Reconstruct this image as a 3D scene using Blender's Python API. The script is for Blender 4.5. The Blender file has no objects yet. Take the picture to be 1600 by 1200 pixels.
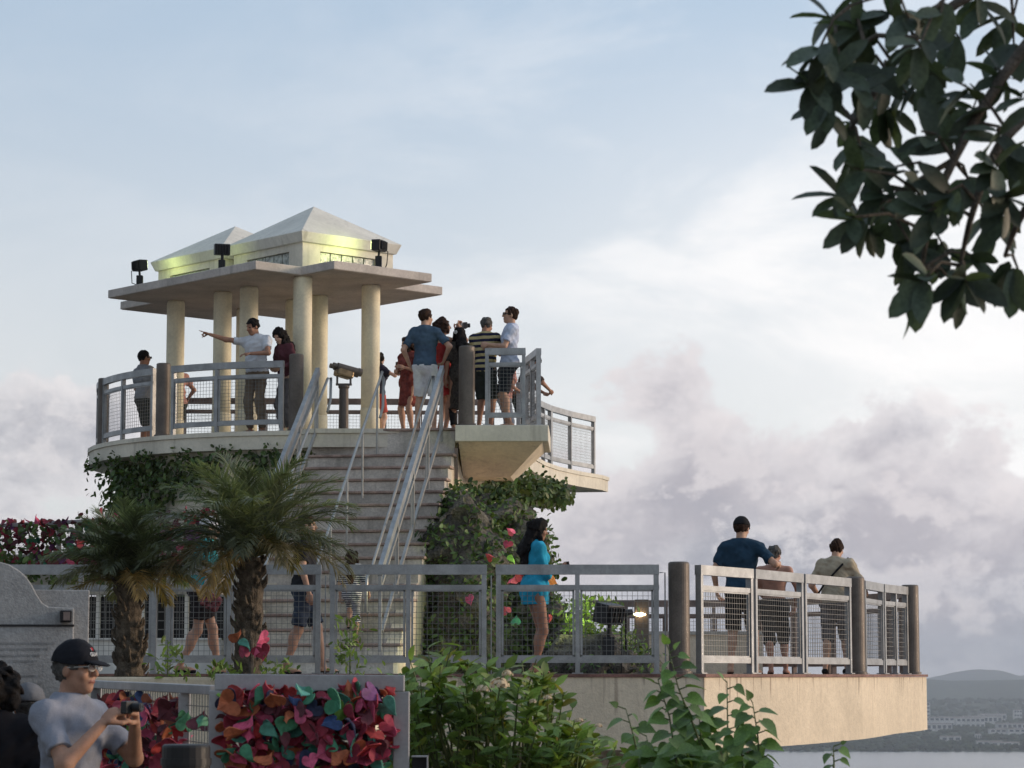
import bpy, math, random
import numpy as np
from mathutils import Vector, Matrix, noise as mnoise
random.seed(7); np.random.seed(7)
R = math.radians
scene = bpy.context.scene
col = scene.collection

# ------------------------------------------------------------------ camera
F = 4000.0                      # focal length in photo pixels (1600 wide)
TH = math.atan(456.0 / F)       # the camera looks a little upwards
cam_d = bpy.data.cameras.new('camera')
cam = bpy.data.objects.new('camera', cam_d)
col.objects.link(cam)
cam_d.sensor_width = 36.0
cam_d.lens = 36.0 * F / 1600.0
cam_d.clip_start = 0.1
cam_d.clip_end = 40000.0
cam.location = (0, 0, 0)
cam.rotation_euler = (math.pi / 2 + TH, 0, 0)
cam_d.dof.use_dof = True
cam_d.dof.focus_distance = 29.0
cam_d.dof.aperture_fstop = 9.5
scene.camera = cam

# ------------------------------------------------------------------ world
SUN_AZ = R(82)                  # from +Y towards +X
SUN_EL = R(11)
world = bpy.data.worlds.new('World')
scene.world = world
world.use_nodes = True
wt = world.node_tree
wt.nodes.clear()


class NG:
    """small helper for node graphs"""
    def __init__(self, nt):
        self.nt = nt

    def n(self, t, **kw):
        nd = self.nt.nodes.new(t)
        for k, v in kw.items():
            setattr(nd, k, v)
        return nd

    def link(self, a, b):
        self.nt.links.new(a, b)

    def put(self, sock, v):
        if hasattr(v, 'is_output'):
            self.nt.links.new(v, sock)
        else:
            sock.default_value = v

    def m(self, op, a, b=0.0, c=None, clamp=False):
        nd = self.n('ShaderNodeMath', operation=op, use_clamp=clamp)
        self.put(nd.inputs[0], a)
        self.put(nd.inputs[1], b)
        if c is not None:
            self.put(nd.inputs[2], c)
        return nd.outputs[0]

    def ss(self, x, lo, hi, a=0.0, b=1.0):
        nd = self.n('ShaderNodeMapRange', interpolation_type='SMOOTHSTEP')
        self.put(nd.inputs[0], x)
        for i, v in enumerate((lo, hi, a, b)):
            self.put(nd.inputs[1 + i], v)
        return nd.outputs[0]

    def mix(self, f, a, b, mode='MIX'):
        nd = self.n('ShaderNodeMix', data_type='RGBA', blend_type=mode)
        self.put(nd.inputs[0], f)
        self.put(nd.inputs[6], a)
        self.put(nd.inputs[7], b)
        return nd.outputs[2]

    def vm(self, op, a, b=(0, 0, 0)):
        nd = self.n('ShaderNodeVectorMath', operation=op)
        self.put(nd.inputs[0], a)
        self.put(nd.inputs[1], b)
        return nd.outputs[0]

    def noise(self, vec, scale, detail=4, rough=.5, dist=0.0, lac=2.0):
        nd = self.n('ShaderNodeTexNoise')
        self.put(nd.inputs['Vector'], vec)
        self.put(nd.inputs['Scale'], scale)
        nd.inputs['Detail'].default_value = detail
        nd.inputs['Roughness'].default_value = rough
        nd.inputs['Lacunarity'].default_value = lac
        nd.inputs['Distortion'].default_value = dist
        return nd.outputs[0]


def build_world():
    g = NG(wt)
    tc = g.n('ShaderNodeTexCoord').outputs['Generated']
    sep = g.n('ShaderNodeSeparateXYZ')
    g.link(tc, sep.inputs[0])
    x, y, z = sep.outputs
    el = g.m('MULTIPLY', g.m('ARCSINE', z), 180 / math.pi)
    az = g.m('MULTIPLY', g.m('ARCTAN2', x, y), 180 / math.pi)
    sky = g.n('ShaderNodeTexSky', sky_type='NISHITA')
    sky.sun_disc = False
    sky.sun_elevation = SUN_EL
    sky.sun_rotation = SUN_AZ
    sky.air_density = 1.0
    sky.dust_density = 1.2
    sky.ozone_density = 1.5
    # how near to the sunset side: 1 towards the sun, 0 away from it
    tow = g.m('ADD', g.m('MULTIPLY', x, 0.5 * math.sin(SUN_AZ - R(30))), g.m('MULTIPLY_ADD', y, 0.5 * math.cos(SUN_AZ - R(30)), 0.5))
    bright = g.m('MULTIPLY_ADD', tow, 4.5, 4.2)
    nish = g.mix(1.0, sky.outputs[0], (.10, .10, .10, 1), 'MULTIPLY')
    # clear evening sky: pale blue overhead fading to cream by the horizon
    blue = g.mix(g.ss(el, 4, 17), (.84, .86, .88, 1), (.50, .635, .80, 1))
    clear = g.mix(.80, nish, blue)
    # thin high veil, whiter towards the sunset
    p = g.vm('MULTIPLY', tc, (1.0, 1.0, 2.4))
    veil = g.noise(p, 8.0, 9, .62, .4)
    vmask = g.m('MULTIPLY', g.ss(veil, .40, .66), g.ss(az, -9, 8, .12, .85))
    vmask = g.m('MULTIPLY', vmask, g.ss(el, 16, 8, .35, 1.0))
    c = g.mix(vmask, clear, (.96, .95, .95, 1))
    glow = g.m('MULTIPLY', g.ss(az, -3, 11), g.m('MULTIPLY', g.ss(el, 1, 8), g.ss(el, 16, 9)))
    c = g.mix(g.m('MULTIPLY', glow, .5), c, (1.03, 1.0, .98, 1))
    # cumulus banks low over the sea
    q = g.vm('MULTIPLY', tc, (1.0, 1.0, 1.35))
    q = g.vm('ADD', q, (3.1, 1.7, .4))
    n1 = g.noise(q, 17.0, 10, .63, .1)
    q2 = g.vm('ADD', q, (.008, -.002, .013))
    n2 = g.noise(q2, 17.0, 10, .63, .1)
    big = g.noise(q, 6.0, 2, .5)
    cover = g.m('ADD', g.ss(el, 9.0, 1.8, -.32, .13), g.m('MULTIPLY_ADD', big, .50, -.25))

    def bank(a0, e0, ra, re, s):
        da = g.m('DIVIDE', g.m('SUBTRACT', az, a0), ra)
        de = g.m('DIVIDE', g.m('SUBTRACT', el, e0), re)
        r2 = g.m('ADD', g.m('MULTIPLY', da, da), g.m('MULTIPLY', de, de))
        return g.m('MULTIPLY', g.m('EXPONENT', g.m('MULTIPLY', r2, -1.0)), s)
    for b in BANKS:
        cover = g.m('ADD', cover, bank(*b))
    dens = g.m('ADD', n1, cover)
    cm = g.ss(dens, .495, .58)
    lit = g.ss(g.m('SUBTRACT', n1, n2), -.02, .09)
    core = g.ss(dens, .54, .80)
    body = g.mix(core, (.76, .74, .755, 1), (.30, .305, .365, 1))
    body = g.mix(g.m('MULTIPLY', lit, .55), body, (.93, .88, .87, 1))
    body = g.mix(g.m('MULTIPLY', g.ss(g.noise(q, 8.0, 3), .47, .62), .34), body, (.66, .575, .59, 1))
    c = g.mix(g.m('MULTIPLY', cm, .90), c, body)
    # stratus streaks close to the horizon
    st = g.noise(g.vm('MULTIPLY', tc, (1, 1, 9.0)), 9.0, 5, .55)
    sm = g.m('MULTIPLY', g.ss(st, .44, .60), g.ss(el, 3.6, .8))
    c = g.mix(g.m('MULTIPLY', sm, .5), c, (.45, .455, .51, 1))
    c = g.mix(1.0, c, bright, 'MULTIPLY')
    bg = g.n('ShaderNodeBackground')
    g.link(c, bg.inputs[0])
    bg.inputs[1].default_value = SKY
    out = g.n('ShaderNodeOutputWorld')
    g.link(bg.outputs[0], out.inputs[0])


SKY = 0.1
# cloud banks (azimuth, elevation, half widths in degrees, weight)
BANKS = [(7.5, 2.6, 6.0, 2.6, .20), (8.5, 5.4, 3.6, 1.4, .15), (3.4, 6.5, 1.4, 1.4, .24), (2.9, 5.2, .9, .7, -.10), (-9.6, 5.6, 2.8, 1.8, .36), (-10.5, 2.5, 2.5, 1.5, .15), (6.3, 6.3, 1.3, .9, -.14), (10.8, 6.9, 1.0, .7, .16), (-6.8, 6.6, 1.2, .7, .10)]
build_world()

# ------------------------------------------------------------------ sun
sd = bpy.data.lights.new('sun', 'SUN')
sd.energy = 1.8
sd.angle = R(14)
sd.color = (1.0, .77, .56)
sun = bpy.data.objects.new('sun', sd)
col.objects.link(sun)
sdir = Vector((math.sin(SUN_AZ) * math.cos(SUN_EL), math.cos(SUN_AZ) * math.cos(SUN_EL), math.sin(SUN_EL)))
sun.rotation_euler = sdir.to_track_quat('Z', 'Y').to_euler()
sun.location = (60, 10, 40)

vs = scene.view_settings
vs.view_transform = 'Standard'
vs.look = 'None'
vs.exposure = 0.48
vs.gamma = 1.0
vs.use_curve_mapping = False
scene.cycles.max_bounces = 6
scene.cycles.transparent_max_bounces = 8
scene.cycles.volume_bounces = 0
scene.cycles.use_denoising = True
scene.cycles.caustics_reflective = False
scene.cycles.caustics_refractive = False

# ------------------------------------------------------------------ geometry helpers
CF = Vector((0, math.cos(TH), math.sin(TH)))
CU = Vector((0, -math.sin(TH), math.cos(TH)))


def ray(px, py):
    return CF + Vector(((px - 800) / F, 0, 0)) + CU * ((600 - py) / F)


def at(px, py, Y):
    d = ray(px, py)
    return d * (Y / d.y)


def on_z(px, py, z):
    d = ray(px, py)
    return d * (z / d.z)


class MB:
    def __init__(self):
        self.v = []
        self.f = []
        self.m = []

    def add(self, vs, fs, mi=0):
        o = len(self.v)
        self.v += [tuple(p) for p in vs]
        for f in fs:
            self.f.append(tuple(i + o for i in f))
            self.m.append(mi)
        return self

    def box(self, c, s, M=None, mi=0):
        hx, hy, hz = s[0] / 2, s[1] / 2, s[2] / 2
        pts = [Vector((sx * hx, sy * hy, sz * hz)) for sz in (-1, 1) for sx, sy in ((-1, -1), (1, -1), (1, 1), (-1, 1))]
        if M is not None:
            pts = [M @ p for p in pts]
        pts = [p + Vector(c) for p in pts]
        return self.add(pts, [(3, 2, 1, 0), (4, 5, 6, 7), (0, 1, 5, 4), (1, 2, 6, 5), (2, 3, 7, 6), (3, 0, 4, 7)], mi)

    def bar(self, p, q, w, h, mi=0, up=(0, 0, 1)):
        """box from p to q, w wide (sideways), h tall (along up)"""
        p = Vector(p); q = Vector(q)
        d = (q - p)
        L = d.length
        if L < 1e-6:
            return self
        d /= L
        upv = Vector(up)
        if abs(d.dot(upv)) > .98:
            upv = Vector((0, 1, 0))
        s = d.cross(upv).normalized()
        u = s.cross(d).normalized()
        pts = []
        for e in (p, q):
            for a, b in ((-1, -1), (1, -1), (1, 1), (-1, 1)):
                pts.append(e + s * (a * w / 2) + u * (b * h / 2))
        return self.add(pts, [(3, 2, 1, 0), (4, 5, 6, 7), (0, 1, 5, 4), (1, 2, 6, 5), (2, 3, 7, 6), (3, 0, 4, 7)], mi)

    def tube(self, path, r, n=8, mi=0, cap=True):
        path = [Vector(p) for p in path]
        k = len(path)
        rs = r if isinstance(r, (list, tuple)) else [r] * k
        rings = []
        prev = None
        for i, p in enumerate(path):
            if i == 0:
                d = path[1] - p
            elif i == k - 1:
                d = p - path[i - 1]
            else:
                d = (path[i + 1] - path[i - 1])
            d = d.normalized() if d.length > 1e-9 else Vector((0, 0, 1))
            a = Vector((0, 0, 1)) if abs(d.z) < .9 else Vector((1, 0, 0))
            if prev is not None:
                a = prev
            s = (a - d * a.dot(d))
            s = s.normalized() if s.length > 1e-6 else d.orthogonal().normalized()
            t = d.cross(s)
            prev = s
            rings.append([p + s * (math.cos(2 * math.pi * j / n) * rs[i]) + t * (math.sin(2 * math.pi * j / n) * rs[i]) for j in range(n)])
        vs = [q for ring in rings for q in ring]
        fs = []
        for i in range(k - 1):
            for j in range(n):
                a = i * n + j; b = i * n + (j + 1) % n
                fs.append((a, b, b + n, a + n))
        if cap:
            fs.append(tuple(range(n - 1, -1, -1)))
            fs.append(tuple((k - 1) * n + j for j in range(n)))
        return self.add(vs, fs, mi)

    def cyl(self, c, r, z0, z1, n=24, mi=0, bev=0.0):
        c = Vector(c)
        prof = [(r, z0), (r, z1)] if bev == 0 else [(r, z0), (r, z1 - bev), (r - bev * .35, z1 - bev * .3), (r - bev, z1)]
        return self.lathe(c, prof, n, mi)

    def lathe(self, c, prof, n=24, mi=0):
        vs = []
        for rr, zz in prof:
            for j in range(n):
                a = 2 * math.pi * j / n
                vs.append((c[0] + rr * math.cos(a), c[1] + rr * math.sin(a), zz))
        fs = []
        for i in range(len(prof) - 1):
            for j in range(n):
                a = i * n + j; b = i * n + (j + 1) % n
                fs.append((a, b, b + n, a + n))
        fs.append(tuple(range(n - 1, -1, -1)))
        fs.append(tuple((len(prof) - 1) * n + j for j in range(n)))
        return self.add(vs, fs, mi)

    def prism(self, poly, z0, z1, mi=0):
        n = len(poly)
        area = sum(poly[i][0] * poly[(i + 1) % n][1] - poly[(i + 1) % n][0] * poly[i][1] for i in range(n))
        if area < 0:
            poly = poly[::-1]
        vs = [(p[0], p[1], z0) for p in poly] + [(p[0], p[1], z1) for p in poly]
        fs = [tuple(range(n - 1, -1, -1)), tuple(range(n, 2 * n))]
        for i in range(n):
            j = (i + 1) % n
            fs.append((i, j, j + n, i + n))
        return self.add(vs, fs, mi)

    def build(self, name, mats, parent=None, smooth=False, bevel=0.0):
        me = bpy.data.meshes.new(name)
        me.from_pydata(self.v, [], self.f)
        if not isinstance(mats, (list, tuple)):
            mats = [mats]
        for m in mats:
            me.materials.append(m)
        me.polygons.foreach_set('material_index', self.m)
        if smooth:
            me.polygons.foreach_set('use_smooth', [True] * len(me.polygons))
        me.update()
        o = bpy.data.objects.new(name, me)
        col.objects.link(o)
        if bevel:
            b = o.modifiers.new('bevel', 'BEVEL')
            b.width = bevel
            b.segments = 2
            b.limit_method = 'ANGLE'
        adopt(o, parent)
        return o


def adopt(o, parent):
    """parent while the mesh stays in the place coordinates"""
    if parent is not None:
        o.parent = parent
        M = Matrix.Identity(4)
        q = parent
        while q is not None:
            M = q.matrix_parent_inverse @ q.matrix_basis @ M if q.parent else q.matrix_basis @ M
            q = q.parent
        o.matrix_parent_inverse = M.inverted()
    return o


def tag(o, label=None, cat=None, group=None, kind=None):
    if label: o['label'] = label
    if cat: o['category'] = cat
    if group: o['group'] = group
    if kind: o['kind'] = kind
    return o


def thing(name, label, cat, loc=(0, 0, 0), group=None, rz=0.0):
    o = bpy.data.objects.new(name, None)
    o.empty_display_size = .2
    col.objects.link(o)
    o.location = loc
    o.rotation_euler = (0, 0, rz)
    o.matrix_basis = Matrix.Translation(Vector(loc)) @ Matrix.Rotation(rz, 4, 'Z')
    return tag(o, label, cat, group)


# ------------------------------------------------------------------ materials
def pm(name, c, rough=.65, metal=0.0, var=.18, vs=3.0, bump=.0, bs=60.0, streak=0.0, streak_c=None, fine=0.0, spec=.4, stripes=None, transl=0.0, attr=False, objrand=0.0, dark=.6):
    m = bpy.data.materials.new(name)
    m.use_nodes = True
    g = NG(m.node_tree)
    bs_ = m.node_tree.nodes['Principled BSDF']
    tc = g.n('ShaderNodeTexCoord').outputs['Object']
    base = (c[0], c[1], c[2], 1)
    colr = base
    if stripes:
        sc, c2, duty = stripes
        sp = g.n('ShaderNodeSeparateXYZ')
        g.link(tc, sp.inputs[0])
        fr = g.m('FRACT', g.m('MULTIPLY', sp.outputs[2], sc))
        colr = g.mix(g.m('LESS_THAN', fr, duty), base, (c2[0], c2[1], c2[2], 1))
    if var:
        nz = g.noise(tc, vs, 5, .6)
        f = g.ss(nz, .3, .7, 1 - var, 1 + var)
        colr = g.mix(1.0, colr, f, 'MULTIPLY')
    if fine:
        nz = g.noise(tc, vs * 14, 3, .6)
        f = g.ss(nz, .3, .7, 1 - fine, 1 + fine)
        colr = g.mix(1.0, colr, f, 'MULTIPLY')
    if streak:
        stv = g.vm('MULTIPLY', tc, (7.0, 7.0, .55))
        a = g.noise(stv, 1.3, 5, .62)
        b = g.noise(tc, 1.1, 3, .5)
        f = g.m('MULTIPLY', g.ss(a, .50, .72), g.ss(b, .36, .62))
        sc_ = streak_c or (c[0] * .35, c[1] * .33, c[2] * .3)
        colr = g.mix(g.m('MULTIPLY', f, streak), colr, (*sc_, 1))
    if attr:
        at_ = g.n('ShaderNodeAttribute', attribute_name='tint')
        colr = g.mix(1.0, colr, at_.outputs['Color'], 'MULTIPLY')
    if objrand:
        oi = g.n('ShaderNodeObjectInfo')
        f = g.ss(oi.outputs['Random'], 0, 1, 1 - objrand, 1 + objrand)
        colr = g.mix(1.0, colr, f, 'MULTIPLY')
    g.put(bs_.inputs['Base Color'], colr)
    bs_.inputs['Roughness'].default_value = rough
    bs_.inputs['Metallic'].default_value = metal
    bs_.inputs['Specular IOR Level'].default_value = spec
    if bump:
        nz = g.noise(tc, bs, 4, .6)
        bn = g.n('ShaderNodeBump')
        bn.inputs['Strength'].default_value = bump
        bn.inputs['Distance'].default_value = .02
        g.link(nz, bn.inputs['Height'])
        g.link(bn.outputs[0], bs_.inputs['Normal'])
    if transl:
        tr = g.n('ShaderNodeBsdfTranslucent')
        g.put(tr.inputs[0], g.mix(1.0, colr, (1.5, 1.6, .7, 1), 'MULTIPLY') if hasattr(colr, 'is_output') else colr)
        mx = g.n('ShaderNodeMixShader')
        mx.inputs[0].default_value = transl
        g.link(bs_.outputs[0], mx.inputs[1])
        g.link(tr.outputs[0], mx.inputs[2])
        g.link(mx.outputs[0], m.node_tree.nodes['Material Output'].inputs[0])
    return m


def emit(name, c, s):
    m = bpy.data.materials.new(name)
    m.use_nodes = True
    b = m.node_tree.nodes['Principled BSDF']
    b.inputs['Base Color'].default_value = (*c, 1)
    b.inputs['Emission Color'].default_value = (*c, 1)
    b.inputs['Emission Strength'].default_value = s
    return m


M = {}
M['cream'] = pm('cream_paint', (.70, .65, .54), .75, var=.12, vs=1.3, bump=.25, bs=50, streak=.45, fine=.05)
M['roofpaint'] = pm('roof_paint', (.70, .67, .60), .7, var=.10, vs=1.5, bump=.15, bs=40, streak=.4, fine=.05)
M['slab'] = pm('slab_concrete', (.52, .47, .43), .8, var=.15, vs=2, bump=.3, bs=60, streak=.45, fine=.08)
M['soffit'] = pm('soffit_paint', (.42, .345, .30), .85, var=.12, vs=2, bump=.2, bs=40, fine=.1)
M['column'] = pm('column_paint', (.80, .735, .55), .7, var=.10, vs=2, bump=.15, bs=60, streak=.3, fine=.06)
M['stucco'] = pm('tan_stucco', (.72, .62, .48), .85, var=.10, vs=1.2, bump=.5, bs=45, streak=.35, streak_c=(.25, .17, .12), fine=.06)
M['concrete'] = pm('concrete', (.42, .40, .36), .85, var=.2, vs=1.6, bump=.4, bs=45, streak=.55, fine=.1)
M['stone'] = pm('monument_stone', (.33, .33, .33), .8, var=.16, vs=3, bump=.4, bs=80, streak=.3, fine=.12)
M['riser'] = pm('riser_concrete', (.58, .54, .48), .85, var=.25, vs=2.2, bump=.4, bs=50, streak=.6, fine=.12)
M['nosing'] = pm('nosing_tile', (.35, .255, .215), .7, var=.3, vs=5, bump=.3, bs=70, fine=.2)
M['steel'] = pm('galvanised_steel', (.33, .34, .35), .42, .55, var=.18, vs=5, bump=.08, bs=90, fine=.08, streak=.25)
M['tube'] = pm('stainless_tube', (.40, .395, .38), .42, .6, var=.12, vs=5, fine=.05)
M['wire'] = pm('mesh_wire', (.20, .20, .195), .55, .4, var=.1)
M['shadebrown'] = pm('shade_brown', (.20, .155, .14), .6, .2, var=.25, vs=4, fine=.1)  # brown tone of the far railings in shade, put into the colour
M['post'] = pm('bronze_post', (.135, .115, .10), .5, .35, var=.18, vs=4, bump=.1, bs=60, fine=.12)
M['black'] = pm('black_metal', (.018, .018, .02), .5, .2, var=.2)
M['dark'] = pm('dark_plastic', (.03, .03, .032), .45, var=.2)
M['glassblock'] = pm('glass_block', (.34, .36, .32), .12, var=.5, vs=14, bump=.8, bs=22, spec=.8)
M['white'] = pm('white_paint', (.70, .69, .66), .6, var=.1, vs=3, streak=.3)
M['floor'] = pm('deck_tile', (.21, .11, .09), .7, var=.3, vs=3, fine=.2, bump=.2)
M['deckfloor'] = pm('deck_concrete', (.40, .36, .32), .8, var=.2, vs=2, fine=.1)
M['earth'] = pm('earth', (.13, .11, .075), .95, var=.4, vs=.7, bump=.6, bs=8, fine=.3)
M['lens'] = emit('lamp_lens', (1.0, .70, .38), 9.0)
M['flood'] = emit('flood_lens', (.85, 1.0, .40), 6.0)
M['pane'] = pm('dark_glass', (.02, .022, .025), .12, var=.1, spec=.6)
M['bark'] = pm('bark', (.10, .085, .07), .9, var=.4, vs=14, bump=.8, bs=50, fine=.3)
M['palmbark'] = pm('palm_bark', (.115, .092, .068), .95, var=.5, vs=16, bump=.9, bs=60, fine=.4)
M['treeleaf'] = pm('glossy_leaf', (.058, .082, .058), .5, var=.25, vs=9, objrand=.45, transl=.24, spec=.45)
M['shrubleaf'] = pm('shrub_leaf', (.15, .235, .07), .5, var=.25, vs=9, transl=.25, attr=True)
M['shrubleafo'] = pm('shrub_leaf_single', (.15, .24, .07), .5, var=.25, vs=9, transl=.25, objrand=.4)
M['heartleaf'] = pm('broad_leaf', (.125, .215, .065), .5, var=.25, vs=12, transl=.25, objrand=.3)
M['vine'] = pm('vine_leaf', (.080, .13, .045), .55, var=.3, vs=6, transl=.2, attr=True)
M['frond'] = pm('palm_leaflet', (.135, .155, .10), .55, var=.25, vs=6, transl=.32, attr=True)
M['stem'] = pm('green_stem', (.10, .13, .05), .6, var=.2)
M['flower'] = pm('cream_flower', (.62, .50, .34), .8, var=.2, vs=30)


def mesh_np(name, V, Fq, mats, parent=None, smooth=True, mi=None, tint=None):
    """fast mesh from numpy arrays; Fq (n,3) or (n,4)"""
    me = bpy.data.meshes.new(name)
    k = Fq.shape[1]
    me.vertices.add(len(V))
    me.vertices.foreach_set('co', np.asarray(V, dtype=np.float32).ravel())
    me.loops.add(len(Fq) * k)
    me.loops.foreach_set('vertex_index', Fq.astype(np.int32).ravel())
    me.polygons.add(len(Fq))
    me.polygons.foreach_set('loop_start', np.arange(0, len(Fq) * k, k, dtype=np.int32))
    me.polygons.foreach_set('loop_total', np.full(len(Fq), k, dtype=np.int32))
    if not isinstance(mats, (list, tuple)):
        mats = [mats]
    for m in mats:
        me.materials.append(m)
    if mi is not None:
        me.polygons.foreach_set('material_index', mi.astype(np.int32))
    me.polygons.foreach_set('use_smooth', np.full(len(Fq), smooth, dtype=bool))
    if tint is not None:
        a = me.color_attributes.new('tint', 'FLOAT_COLOR', 'POINT')
        t = np.ones((len(V), 4), dtype=np.float32)
        t[:, :3] = tint
        a.data.foreach_set('color', t.ravel())
    me.update(calc_edges=True)
    me.validate()
    o = bpy.data.objects.new(name, me)
    col.objects.link(o)
    adopt(o, parent)
    return o


# leaf shaped faces: outline along +y, folded along the midrib
def leaf_template(kind='oval'):
    if kind == 'oval':
        ys = [0, .12, .38, .66, .88, 1.0]; ws = [.02, .19, .27, .27, .16, 0.0]
    elif kind == 'lance':
        ys = [0, .2, .45, .75, 1.0]; ws = [.03, .15, .2, .13, 0.0]
    else:   # heart
        ys = [-.10, .0, .18, .42, .70, 1.0]; ws = [.16, .36, .44, .38, .2, 0.0]
    V = []; Fc = []
    for y_, w_ in zip(ys, ws):
        zc = -.18 * (y_ - .35) ** 2
        V += [(-w_, y_, zc + w_ * .22), (0, y_ if y_ > -.05 else 0.02, zc), (w_, y_, zc + w_ * .22)]
    n = len(ys)
    for i in range(n - 1):
        a = i * 3
        Fc += [(a, a + 1, a + 4, a + 3), (a + 1, a + 2, a + 5, a + 4)]
    return np.array(V, float), np.array(Fc)


def leaf_frames(D, Nn):
    D = D / np.linalg.norm(D, axis=1, keepdims=True)
    X = np.cross(D, Nn)
    X /= np.maximum(np.linalg.norm(X, axis=1, keepdims=True), 1e-6)
    Z = np.cross(X, D)
    return X, D, Z


def leaves_joined(name, P, D, Nn, L, mats, parent=None, kind='oval', tint=None, wid=1.0):
    T, Fc = leaf_template(kind)
    X, Yv, Z = leaf_frames(np.asarray(D, float), np.asarray(Nn, float))
    P = np.asarray(P, float); L = np.asarray(L, float)
    n = len(P); k = len(T)
    V = (P[:, None, :] + L[:, None, None] * (T[None, :, 0:1] * wid * X[:, None, :] + T[None, :, 1:2] * Yv[:, None, :] + T[None, :, 2:3] * Z[:, None, :])).reshape(-1, 3)
    FF = (Fc[None] + (np.arange(n) * k)[:, None, None]).reshape(-1, 4)
    tt = None
    if tint is not None:
        tt = np.repeat(np.asarray(tint, float), k, axis=0)
    return mesh_np(name, V, FF, mats, parent, True, tint=tt)


_leafmesh = {}


def leaf_objects(name, P, D, Nn, L, mat, parent, kind='oval', wid=1.0):
    key = (kind, mat.name, wid)
    if key not in _leafmesh:
        T, Fc = leaf_template(kind)
        T = T * np.array([wid, 1, 1])
        o = mesh_np(name, T, Fc, mat)
        _leafmesh[key] = o.data
        bpy.data.objects.remove(o)
    me = _leafmesh[key]
    X, Yv, Z = leaf_frames(np.asarray(D, float), np.asarray(Nn, float))
    for i in range(len(P)):
        o = bpy.data.objects.new(name, me)
        col.objects.link(o)
        adopt(o, parent)
        l = L[i]
        o.matrix_basis = Matrix(((X[i][0] * l, Yv[i][0] * l, Z[i][0] * l, P[i][0]), (X[i][1] * l, Yv[i][1] * l, Z[i][1] * l, P[i][1]),
                                 (X[i][2] * l, Yv[i][2] * l, Z[i][2] * l, P[i][2]), (0, 0, 0, 1)))


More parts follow.
